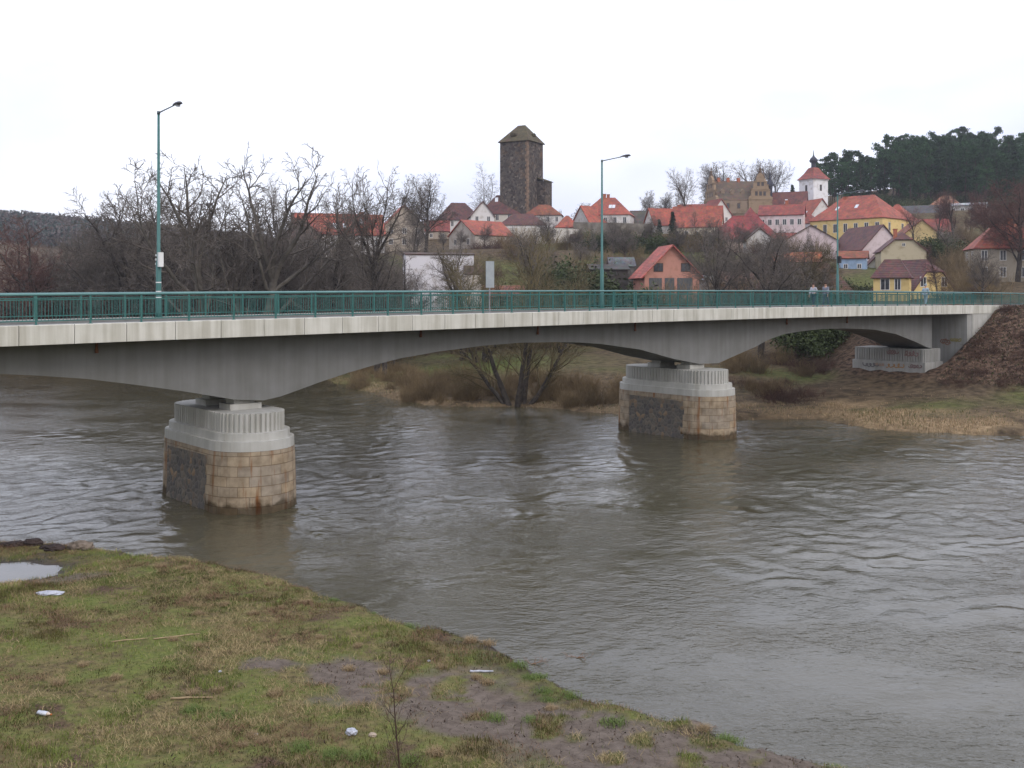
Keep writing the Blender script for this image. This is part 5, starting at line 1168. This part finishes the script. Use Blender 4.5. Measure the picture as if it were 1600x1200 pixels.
def pine_mesh(seed, h=20):
    g = random.Random(seed); S = []; cl = []
    c0 = g.uniform(.30, .52); n = 8; pts = [Vector((0, 0, -2))]; d = Vector((g.gauss(0, .03), g.gauss(0, .03), 1))
    for i in range(n): pts.append(pts[-1] + Vector((d.x + g.gauss(0, .03), d.y + g.gauss(0, .03), 1)) * (h + 1) / n)
    for i in range(n): S.append((pts[i], pts[i + 1], .24 * (1 - .8 * i / n), .24 * (1 - .8 * (i + 1) / n), 0))
    for j in range(34):
        t = c0 + (1 - c0) * ((j + g.random()) / 34); i = min(n - 1, int(t * n)); p = pts[i].lerp(pts[i + 1], t * n - i)
        a = g.uniform(0, 6.28); L = (2.7 * (1 - ((t - (c0 + .18)) / (.86 - c0)) ** 2) + .4) * g.uniform(.4, 1.2); L = max(.6, L)
        q = p + Vector((math.cos(a) * L, math.sin(a) * L, L * g.uniform(.0, .45))); S.append((p, q, .05, .02, 1)); 
        for k in range(3): cl.append(p.lerp(q, g.uniform(.45, 1.08)) + Vector((0, 0, .15)))
    cl = np.array([c[:] for c in cl])
    for j in range(7):
        t = g.uniform(.2, .5); i = int(t * n); p = pts[i].lerp(pts[i + 1], t * n - i); a = g.uniform(0, 6.28); S.append((p, p + Vector((math.cos(a), math.sin(a), .1)) * g.uniform(.6, 1.6), .03, .012, 1))
    fn = lambda r, m: cl[r.integers(0, len(cl), m)] + r.normal(size=(m, 3)) * np.array([.40, .40, .24])
    V, Q = prisms(S, 6); a = np_mesh('pine_trunk', V, Q, M_pbark, smooth=True); V, Q = leafquads(3000, fn, .25, seed); return a, np_mesh('pine_crown', V, Q, M_pine)
PM = [pine_mesh(s) for s in (1, 2, 3, 4, 5, 6, 7)]
def pine(x, y, z, h, label, group, i):
    a, b = PM[rr.randrange(7)]; t = empty('pine_tree', (x, y, z), rr.uniform(0, 6.28)); s = h / 20; t.scale = (s * rr.uniform(.9, 1.15),) * 2 + (s,)
    tag(t, label, 'tree', group); link('trunk', a, t); link('crown', b, t)
def sky_y(px): return np.interp(px, [1255, 1268, 1285, 1300, 1330, 1352, 1375, 1430, 1480, 1528, 1545, 1600, 1700, 1900], [245, 238, 250, 236, 228, 226, 214, 206, 204, 198, 200, 212, 215, 230])
i = 0
for D, n, a, b, dy in ((335, 36, 1272, 1700, 14), (350, 44, 1275, 1740, 8), (365, 44, 1262, 1760, 2), (382, 44, 1275, 1780, 0), (400, 44, 1290, 1800, 4), (322, 20, 1410, 1720, 22), (308, 12, 1520, 1720, 30)):
    for k in range(n):
        px = a + (b - a) * (k + rr.uniform(.1, .9)) / n; d = D + rr.uniform(-8, 8); x, y = at(px, d); z = gz(x, y); top = zat(sky_y(px) + dy + rr.uniform(-9, 20), d); h = top - z
        if h < 7 or (px < 1400 and D > 378) or rr.random() < .12: continue
        pine(x, y, z, min(h, 35), 'tall dark green pine in the wood on the hill behind the yellow building', 'pines of the hilltop wood', i); i += 1
def spruce_mesh(seed, h=10):
    g = random.Random(seed); S = [(Vector((0, 0, -1)), Vector((0, 0, h)), .16, .02, 0)]; cl = []
    for j in range(60):
        t = .08 + .9 * j / 60; L = 2.3 * (1 - t) + .15; a = j * 2.4; p = Vector((0, 0, t * h)); q = p + Vector((math.cos(a) * L, math.sin(a) * L, -.18 * L)); S.append((p, q, .03, .01, 1)); cl += [p.lerp(q, f) for f in (.25, .5, .75, 1)]
    cl = np.array([c[:] for c in cl]); V, Q = prisms(S, 5); a = np_mesh('spruce_trunk', V, Q, M_pbark)
    V, Q = leafquads(2600, lambda r, m: cl[r.integers(0, len(cl), m)] + r.normal(size=(m, 3)) * .16, .2, seed); return a, np_mesh('spruce_crown', V, Q, M_spruce)
SP = spruce_mesh(8)
def spruce(px, D, ytop, label):
    x, y = at(px, D); z = gz(x, y); h = zat(ytop, D) - z; t = empty('spruce_tree', (x, y, z)); t.scale = (max(.5, h / 11),) * 2 + (h / 10,); tag(t, label, 'tree'); link('trunk', SP[0], t); link('crown', SP[1], t)
spruce(1051, 238, 330, 'dark spruce in front of the orange roofed row houses'); spruce(1238, 330, 288, 'small spruce on the skyline just left of the church tower'); spruce(1030, 232, 342, 'lower dark spruce beside the taller one at the row houses')
spruce(1122, 214, 362, 'small cone shaped spruce under the bright red metal roof')
def bush_mesh(seed):
    g = np.random.default_rng(seed); C = g.normal(size=(26, 3)) * np.array([1.0, 1.0, .75]) + np.array([0, 0, 1.6]); C[:, 2] = np.abs(C[:, 2])
    V, Q = leafquads(5200, lambda r, m: C[r.integers(0, len(C), m)] + r.normal(size=(m, 3)) * .38, .11, seed); return np_mesh('evergreen_bush', V, Q, M_ever)
BM = [bush_mesh(s) for s in (1, 2, 3)]
def bush(px, D, sc, label, group=None, wide=1.2):
    x, y = at(px, D); o = link('evergreen_bush', rr.choice(BM), None, (x, y, gz(x, y) - .3)); o.scale = (sc * wide, sc * wide, sc); o.rotation_euler = (0, 0, rr.uniform(0, 6.28)); tag(o, label, 'bush', group)
for px, D, sc in [(862, 128, 2.2), (885, 134, 2.6), (905, 125, 2.3), (895, 150, 2.6), (920, 140, 2.2), (875, 160, 2.3), (930, 165, 2.0), (850, 150, 1.8)]: bush(px, D, sc, 'dark ivy green bush left of the second street lamp, below the castle', 'ivy bushes below the castle')
for px, D, sc in [(925, 225, 1.3), (950, 218, 1.1), (968, 225, 1.6), (1003, 214, 1.2), (1018, 222, 1.5), (940, 205, 1.1), (985, 200, 1.3), (1060, 215, 1.2), (1085, 206, 1.4), (1112, 208, 1.0), (1030, 198, 1.1)]: bush(px, D, sc, 'dark green bush on the slope below the long grey wall', 'evergreen bushes under the grey wall')
for px, D, sc in [(1450, 190, 1.5), (1464, 194, 1.7), (1440, 186, 1.2)]: bush(px, D, sc, 'dark green evergreen bush right of the half hipped cream gable', 'evergreens right of the cream house')
bush(1326, 150, 1.0, 'small rounded green bush in front of the blue house')
for px, D, sc in [(1238, 106, 1.35), (1262, 104, 1.6), (1285, 106, 1.5), (1300, 100, 1.2), (1275, 98, 1.1)]: bush(px, D, sc, 'dark evergreen bush seen under the right hand span of the bridge', 'evergreens under the right span')
for px, D, sc in [(790, 125, 1.0), (700, 128, 1.0), (730, 126, .9), (660, 128, 1.0), (760, 127, 1.1)]: bush(px, D, sc, 'green brown hedge bush beyond the lawn under the bridge', 'hedge beyond the lawn', 1.6)
for px, D, sc in [(340, 136, 1.4), (280, 140, 1.5), (310, 134, 1.2)]: bush(px, D, sc, 'mossy green bush under the tall pale forked tree', 'bushes under the forked tree')

for _ in range(44): bush(rr.uniform(1285, 1720), rr.uniform(304, 338), rr.uniform(1.0, 1.9), 'dark evergreen bush under the pines of the hilltop wood', 'evergreen undergrowth of the pine wood')
# far-off woods on the hills at the left: one mass
def far_wood(name, spec, n, seed, mats, size):
    g = np.random.default_rng(seed); V = []; Q = []; I = []; k = 0
    xs_, ys_ = [], []
    for px0, px1, D0, D1, m in spec:
        px = g.uniform(px0, px1, m); D = g.uniform(D0, D1, m); xs_.append((px - 800) / F * D); ys_.append(D)
    X = np.concatenate(xs_); Y = np.concatenate(ys_); Z = far_h(X, Y); H = g.uniform(5, 9.5, len(X)); con = g.random(len(X)) < .45
    q = 26; N_ = len(X)
    t = g.random((N_, q)); rad = np.where(con[:, None], 1.7 * (1 - t) + .25, 2.4 * np.sqrt(np.clip(1 - (2 * t - 1.1) ** 2, .05, 1))); a = g.uniform(0, 6.28, (N_, q)); rr_ = rad * np.sqrt(g.random((N_, q)))
    C = np.stack([X[:, None] + rr_ * np.cos(a), Y[:, None] + rr_ * np.sin(a), Z[:, None] + H[:, None] * (.12 + .88 * t)], -1).reshape(-1, 3)
    M_ = np.repeat(np.where(con, 0, 1), q); m = len(C)
    d1 = g.normal(size=(m, 3)); d1 /= np.linalg.norm(d1, axis=1, keepdims=True); d2 = np.cross(d1, g.normal(size=(m, 3))); d2 /= np.linalg.norm(d2, axis=1, keepdims=True); s = size * g.uniform(.5, 1.3, (m, 1))
    Vv = np.stack([C - d1 * s, C - d2 * s * .6, C + d1 * s, C + d2 * s * .6], 1).reshape(-1, 3)
    tag(link(name, np_mesh(name, Vv, np.arange(4 * m).reshape(-1, 4), mats, midx=M_)), 'distant wood of bare and evergreen trees covering the hills on the left', 'wood', kind='stuff')
M_fw1 = mott('hazed_far_conifers', (.034, .052, .046), (.06, .082, .068), .05); M_fw2 = mott('hazed_far_bare_trees', (.075, .062, .058), (.12, .10, .092), .06)  # paler, bluer tones: distance haze painted into the wood colours
far_wood('distant_wood', [(-200, 420, 560, 790, 9000), (300, 700, 640, 800, 3000), (-150, 300, 420, 560, 2600)], 0, 3, [M_fw1, M_fw2], .75)
# ------------------------------------------------------------------ foreground bank: grass, dead grass, litter
def vcol_mat(name, rough=.8):
    m, t, p = nodes(name); a = t.nodes.new('ShaderNodeAttribute'); a.attribute_name = 'tint'; t.links.new(a.outputs['Color'], p.inputs['Base Color']); p.inputs['Roughness'].default_value = rough; p.inputs['Specular IOR Level'].default_value = .15
    return m
M_blade = vcol_mat('grass_blade')
def blades(name, X, Y, Z, H, Wd, lean, col, seed, label, cat):
    g = np.random.default_rng(seed); n = len(X); a = g.uniform(0, 6.283, n); la = g.uniform(0, 6.283, n)
    wx, wy = np.cos(a) * Wd / 2, np.sin(a) * Wd / 2; lx, ly = np.cos(la) * lean * H, np.sin(la) * lean * H; hz = H * np.sqrt(np.clip(1 - lean ** 2, .02, 1))
    b0 = np.stack([X - wx, Y - wy, Z - .01], 1); b1 = np.stack([X + wx, Y + wy, Z - .01], 1)
    m0 = np.stack([X - wx * .7 + lx * .4, Y - wy * .7 + ly * .4, Z + hz * .62], 1); m1 = np.stack([X + wx * .7 + lx * .4, Y + wy * .7 + ly * .4, Z + hz * .62], 1); tp = np.stack([X + lx, Y + ly, Z + hz * .95], 1)
    V = np.stack([b0, b1, m1, m0, tp], 1).reshape(-1, 3); o = (np.arange(n) * 5)[:, None]
    T = np.concatenate([o + [[0, 1, 2]], o + [[0, 2, 3]], o + [[3, 2, 4]]], 0)
    me = np_mesh(name, V, T, M_blade); at_ = me.attributes.new('tint', 'FLOAT_COLOR', 'POINT'); c = np.repeat(np.concatenate([col, np.ones((n, 1))], 1), 5, 0).astype(np.float32); at_.data.foreach_set('color', c.ravel())
    return tag(link(name, me), label, cat, kind='stuff')
g = np.random.default_rng(12)
n = 900000
X = g.uniform(-21, 9, n); Y = g.uniform(16.5, 38, n)
vis = (np.abs(X / Y) < .56); X, Y = X[vis], Y[vis]
Z = near_h(X, Y); mud = mud_mask(X, Y)
dens = sstep(.42, .60, fbm(X * .55, Y * .55, 101) * .6 + fbm(X * 2.5, Y * 2.5, 102) * .4)
dry = sstep(.46, .60, fbm(X * .45 + 3, Y * .45, 103) * .65 + fbm(X * 2.2, Y * 2.2, 104) * .35)
grn = sstep(.46, .62, fbm(X * .32, Y * .32, 105) * .7 + fbm(X * 1.6, Y * 1.6, 106) * .3)
pk = (.16 + .84 * np.maximum(dens, .7 * dry)) * (1 - mud * .97) * sstep(.05, .22, Z)
k = g.random(len(X)) < pk * .66
X, Y, Z, dry, grn, dens = X[k], Y[k], Z[k], dry[k], grn[k], dens[k]
u = g.random((len(X), 1)); br_ = sstep(.45, .58, fbm(X * .5, Y * .7, 108) * .7 + fbm(X * 2.4, Y * 2.4, 109) * .3)[:, None]; isd = (g.random(len(X)) < .15 + .62 * dry)
gcol = np.array([.085, .115, .022]) * (1 - u) + np.array([.20, .245, .060]) * u
gcol = gcol * (.56 + .56 * grn[:, None])
dcol = np.array([.16, .115, .06]) * (1 - u) + np.array([.45, .355, .19]) * u
col = np.where(isd[:, None], dcol, gcol) * (1 - br_ * np.array([.45, .58, .5]))
H = np.where(isd, g.uniform(.06, .22, len(X)), g.uniform(.03, .10, len(X)) * (.7 + .7 * grn)) * (.8 + .5 * dens)
lean = np.where(isd, g.uniform(.72, .99, len(X)), g.uniform(.1, .8, len(X)))
blades('grass', X, Y, Z, H, np.where(isd, .009, .011), lean, col, 3, 'short green and straw coloured grass on the near river bank', 'grass')
g = np.random.default_rng(14); n = 9000
X = g.uniform(-12, 8, n); Y = g.uniform(16.8, 30, n); Z = near_h(X, Y); k = (Z > .06) & (g.random(n) < (.15 + .85 * mud_mask(X, Y)) * sstep(.4, .6, fbm(X * 1.2, Y * 1.2, 121))); X, Y, Z = X[k], Y[k], Z[k]; u = g.random((len(X), 1))
blades('leaf_litter', X, Y, Z + .012, g.uniform(.03, .10, len(X)), g.uniform(.012, .045, len(X)), g.uniform(.85, .995, len(X)), np.array([.025, .018, .014]) * (1 - u) + np.array([.10, .065, .042]) * u, 15, 'dark leaves and bits of wood strewn over the mud of the near bank', 'leaves')
# clumps of dead grass on the near bank, each a thing
def clump(name, n, h, w_, spread, c1, c2, seed, lean=(.2, .9)):
    g = np.random.default_rng(seed); V = []; Q = []
    cols = []
    for i in range(n):
        a = g.uniform(0, 6.283); l = g.uniform(*lean); L = h * g.uniform(.5, 1.15); b = np.clip(np.array([g.normal(0, spread), g.normal(0, spread), -.02]), -2 * spread, 2 * spread); s = np.array([-math.sin(a), math.cos(a), 0]) * w_ / 2; p = b; k = len(V); d = np.array([math.cos(a) * l * .5, math.sin(a) * l * .5, 1.])
        for j in range(4):
            f = 1 - j / 3.2; V += [p - s * f, p + s * f]; d = d / np.linalg.norm(d); p = p + d * L / 3; d = d + np.array([math.cos(a) * l, math.sin(a) * l, -.55 * l - .1])
        Q += [(k + 2 * j, k + 2 * j + 1, k + 2 * j + 3, k + 2 * j + 2) for j in range(3)]
    return np_mesh(name, V, Q, mott('dead_grass_%d' % seed, c1, c2, 40, rough=.9))
CM = [clump('grass_clump', 280, .30, .010, .10, (.17, .115, .06), (.36, .27, .15), s) for s in (1, 2)] + [clump('green_grass_clump', 260, .22, .012, .15, (.06, .10, .02), (.15, .20, .05), 3)]
def nz_(x, y): return float(near_h(np.array([x]), np.array([y]))[0])
def put(me, name, px, py, sc, label, cat, group=None, rz=None):
    x, y = gnd(px, py, .5); x, y = gnd(px, py, nz_(x, y)); o = link(name, me, None, (x, y, nz_(x, y))); o.scale = (sc * 1.2, sc * 1.2, sc); o.rotation_euler = (0, 0, rr.uniform(0, 6.28) if rz is None else rz); return tag(o, label, cat, group)
for i in range(34):
    px, py = [(395, 1150), (380, 1165), (410, 1160), (735, 1000), (762, 1003), (420, 915), (350, 945), (395, 960), (440, 950), (480, 940), (310, 960), (300, 1085), (560, 1010), (600, 1050), (545, 1045), (745, 1062), (760, 1068), (690, 1042), (860, 1105), (240, 1090), (180, 1060), (90, 1070), (130, 1040), (340, 1080), (310, 1010), (270, 1000), (500, 1000), (250, 885), (290, 890), (330, 895), (1100, 1140), (430, 1085), (680, 1180), (60, 1165)][i]
    put(CM[i % 2], 'grass_clump', px, py, rr.uniform(.45, .8), 'straw coloured clump of dead grass on the near bank', 'grass clump', 'dead grass clumps on the near bank')
for px, py in [(830, 1060), (845, 1055), (810, 1040), (855, 1080), (890, 1085), (860, 1090), (1130, 1150), (1140, 1152), (1310, 1192), (1330, 1193), (640, 975), (580, 950), (520, 935), (770, 1120), (830, 1125), (960, 1130), (470, 1170), (520, 1180), (560, 1185), (640, 1190), (300, 1110), (350, 1120)]:
    put(CM[2], 'grass_clump', px, py, rr.uniform(.5, .85), 'fresh green tuft of grass on the near bank', 'grass tuft', 'green tufts on the near bank')
# sapling
S = grow(77, dict(L=2.35, rad=[.026, .010, .006], n=[8, 5, 3], wob=[.06, .15, .2], trop=[.06, .10, .06], taper=[.3, .35, .5], kids=[13, 4], start=[.12, .3], ang=[40, 38], ratio=[.36, .4], fall=[.5, .3], len0=[1, .6], fork=2))
x, y = at(626, 17.55); t = empty('sapling', (x, y, nz_(x, y))); tag(t, 'thin leafless sapling standing on the near bank at the bottom of the photo', 'sapling')
M_sap = mott('sapling_bark', (.05, .03, .024), (.095, .06, .045), 8)
V, Q = prisms([s for s in S if s[4] == 0], 7); link('trunk', np_mesh('sapling_trunk', V, Q, M_sap, smooth=True), t); V, Q = prisms([s for s in S if s[4] > 0], 4); link('crown', np_mesh('sapling_crown', V, Q, M_sap), t)
# litter
def spot(px, py):
    x, y = gnd(px, py, .5); x, y = gnd(px, py, nz_(x, y)); return x, y, nz_(x, y)
x, y, z = spot(69, 1116); t = empty('plastic_bottle', (x, y, z + .045), R(-18)); tag(t, 'crushed pale plastic bottle with an orange end lying in the grass at lower left', 'bottle')
def lying(prof, k=12):
    m = MB(); V = []; Fc = []
    for i, (u, r_) in enumerate(prof):
        for j in range(k): a = 6.283 * j / k; V.append((u, r_ * math.cos(a), r_ * .8 * math.sin(a)))
    for i in range(len(prof) - 1):
        for j in range(k): Fc.append((i * k + j, i * k + (j + 1) % k, (i + 1) * k + (j + 1) % k, (i + 1) * k + j))
    return m.add(V, Fc + [tuple(range(k)), tuple((len(prof) - 1) * k + j for j in range(k))])
lying([(-.15, .045), (-.14, .058), (-.05, .052), (-.02, .058), (.05, .054), (.09, .05)]).build('bottle_body', mott('bottle_plastic', (.42, .45, .5), (.6, .62, .66), 9, rough=.3, spec=.5), t, smooth=True)
lying([(.09, .048), (.12, .036), (.15, .018), (.165, .016)]).build('bottle_neck', mott('bottle_neck', (.55, .42, .3), (.6, .5, .4), 9, rough=.3), t, smooth=True)
m = lying([(.165, .02), (.195, .02)]); m.build('bottle_cap', mott('orange_cap', (.35, .10, .03), (.45, .14, .04), 9, rough=.4), t)
def crumple(name, px, py, r_, sq, seed, mat, label, cat, lift=.6):
    x, y, z = spot(px, py); bm = bmesh.new(); bmesh.ops.create_icosphere(bm, subdivisions=3, radius=r_); g = random.Random(seed)
    ph = [(rvec(g), g.uniform(8, 26) / r_ * .12, g.uniform(0, 6)) for _ in range(9)]
    for v in bm.verts:
        n_ = v.co.normalized(); f = 1 + sum(abs(math.sin(n_.dot(d) * k * 3 + p)) - .6 for d, k, p in ph) * .11
        v.co = Vector((n_.x * f * r_ * sq[0], n_.y * f * r_ * sq[1], n_.z * f * r_ * sq[2]))
    me = bpy.data.meshes.new(name); bm.to_mesh(me); bm.free(); me.materials.append(mat); return tag(link(name, me, None, (x, y, z + r_ * sq[2] * lift)), label, cat)
M_bag = mott('white_plastic', (.30, .32, .37), (.46, .47, .52), 9, rough=.45)
crumple('plastic_bag', 549, 1146, .115, (1, .8, .62), 4, M_bag, 'white crumpled plastic bag in the grass left of the sapling', 'plastic bag')
crumple('paper_scrap', 582, 1150, .075, (1.1, .7, .6), 6, mott('tan_paper', (.28, .22, .17), (.4, .33, .26), 9), 'small tan paper scrap between the white bag and the sapling', 'litter')
crumple('plastic_sheet', 79, 928, .30, (1.25, .62, .16), 7, M_bag, 'flat pale plastic sheet on the wet ground beside the puddle', 'plastic sheet')
crumple('stone', 127, 860, .36, (1.25, .7, .55), 9, mott('bank_stone', (.10, .08, .06), (.2, .16, .125), 4, bump=.5, rough=.9), 'rounded brown stone at the water edge on the left', 'stone', .3)
for i, px, py in ((0, 8, 856), (1, 30, 857), (2, 52, 857), (3, 72, 860), (4, 20, 862), (5, 85, 862)):
    o = crumple('clod', px, py, .17 + .05 * (i % 3), (1.3, .9, .6), 20 + i, mott('wet_clod', (.02, .013, .012), (.05, .034, .028), 5, bump=.5), 'dark wet clod of earth along the water edge at the far left', 'clod', .2); o['group'] = 'dark clods at the water edge'
for i, (px, py) in enumerate([(344, 1050), (670, 1031), (400, 1148)]):
    o = crumple('pebble', px, py, .035, (1.1, .8, .7), 40 + i, M_bag, 'tiny white scrap lying in the grass of the near bank', 'scrap'); o['group'] = 'white scraps in the grass'
def stick(px0, py0, px1, py1, r_, label, mat, name='stick', cat='stick', lift=.03):
    x0, y0, z0 = spot(px0, py0); x1, y1, z1 = spot(px1, py1); m = MB(); g = random.Random(int(px0)); pts = []
    for i in range(6): f = i / 5; pts.append((x0 + (x1 - x0) * f + g.gauss(0, .012), y0 + (y1 - y0) * f, z0 + (z1 - z0) * f + lift + g.gauss(0, .008)))
    m.tube(pts, [r_, r_ * .95, r_ * .9, r_ * .85, r_ * .7, r_ * .5], 8); return tag(m.build(name, mat, smooth=True), label, cat)
M_stick = mott('dry_wood', (.22, .16, .09), (.36, .27, .16), 8); M_wetst = mott('wet_wood', (.08, .05, .032), (.16, .10, .065), 8)
stick(266, 1093, 333, 1091, .024, 'straight pale stick lying in the green grass below the dead grass', M_stick)
stick(240, 1000, 312, 991, .02, 'pale stick in the middle of the brown turf, upper of the sticks', M_stick)
stick(174, 1004, 232, 998, .016, 'thin tan stick left of the upper pale stick', M_stick)
stick(735, 1049, 770, 1050, .03, 'bleached piece of wood at the edge of the mud', M_bag, 'wood_scrap', 'wood')
def debris(px, py, s, seed, label, d3=.15):
    x, y = gnd(px, py, 0); S = grow(seed, dict(L=.9, rad=[.018, .009, .006], n=[4, 3, 2], wob=[.3, .35, .3], trop=[0, 0, 0], taper=[.4, .4, .5], kids=[6, 4], start=[.1, .1], ang=[55, 50], ratio=[.5, .5], fall=[.2, .2], len0=[1, .5], lead=False, bases=[((0, 0, .42), (1, .2, .12), 1), ((.1, .1, .42), (.8, -.4, .25), .7), ((0, .1, .42), (-.6, .3, .2), .6)]))
    V, Q = prisms(S, 5); o = link('driftwood', np_mesh('driftwood', V, Q, mott('driftwood', (.15, .085, .05), (.30, .18, .11), 6)), None, (x, y, .0)); o.scale = (s, s, s); tag(o, label, 'driftwood')
debris(900, 1028, .55, 3, 'reddish twig caught in the shallow water away from the bank'); debris(829, 1038, .5, 5, 'twig lying half in the water at the tip of the grassy bank'); debris(1095, 1138, .45, 8, 'tan twig heap at the waterline near the bottom edge')
debris(30, 880, .7, 9, 'bleached branch in the mud above the puddle')
# dead grass, sticks and leaves on the far bank
g = np.random.default_rng(21); n = 260000
X = g.uniform(-24, 48, n); Y = g.uniform(58, 112, n); e = sdist(X, Y, FAR); k = (e > .1) & (e < 13); X, Y, e = X[k], Y[k], e[k]
s_, o_ = so_of(X, Y); shade = (s_ > 60) & (o_ > -.3) & (o_ < 8.5)
st = a_straw(X, Y); k = (g.random(len(X)) < .16 + .84 * st) & ~(shade & (g.random(len(X)) < .93)); X, Y, e, st = X[k], Y[k], e[k], st[k]; Z = far_h(X, Y)
u = g.random((len(X), 1)); gm = (g.random(len(X)) < np.clip(.25 + .6 * a_lawn(X, Y) - .5 * st + .5 * sstep(.5, .62, fbm(X * .3, Y * .3, 63)), 0.08, 1))
col = np.where(gm[:, None], np.array([.05, .065, .02]) * (1 - u) + np.array([.11, .12, .04]) * u, np.array([.16, .11, .06]) * (1 - u) + np.array([.42, .31, .185]) * u)
blades('dry_grass', X, Y, Z, g.uniform(.12, .42, len(X)) * (.35 + .55 * st), g.uniform(.02, .035, len(X)), g.uniform(.2, .9, len(X)), col, 8, 'straw coloured dead grass along the far waterline', 'dead grass')
g = np.random.default_rng(22); n = 70000
X = g.uniform(24, 66, n); Y = g.uniform(62, 106, n); s_, o_ = so_of(X, Y); k = (a_litter(X, Y) > .3) & (o_ < -.3); X, Y = X[k], Y[k]; Z = far_h(X, Y); u = g.random((len(X), 1))
col = np.where(u < .25, np.array([[.05, .06, .022]]), np.array([.05, .028, .02]) * (1 - u) + np.array([.24, .155, .11]) * u)
blades('fallen_leaves', X, Y, Z + .03, g.uniform(.08, .22, len(X)), g.uniform(.06, .12, len(X)), g.uniform(.5, .97, len(X)), col, 9, 'brown fallen leaves and weeds on the road embankment', 'leaves')
# ------------------------------------------------------------------ thin haze
hz = MB(); hz.box(-1400, -60, -4, 1400, 1500, 150); o = hz.build('haze', []); 
m = bpy.data.materials.new('haze'); m.use_nodes = True; t = m.node_tree; t.nodes.clear(); v = t.nodes.new('ShaderNodeVolumePrincipled'); v.inputs['Color'].default_value = (.86, .89, 1, 1); v.inputs['Density'].default_value = .0002; v.inputs['Anisotropy'].default_value = .3
q = t.nodes.new('ShaderNodeOutputMaterial'); t.links.new(v.outputs[0], q.inputs['Volume']); o.data.materials.append(m); tag(o, kind='stuff')
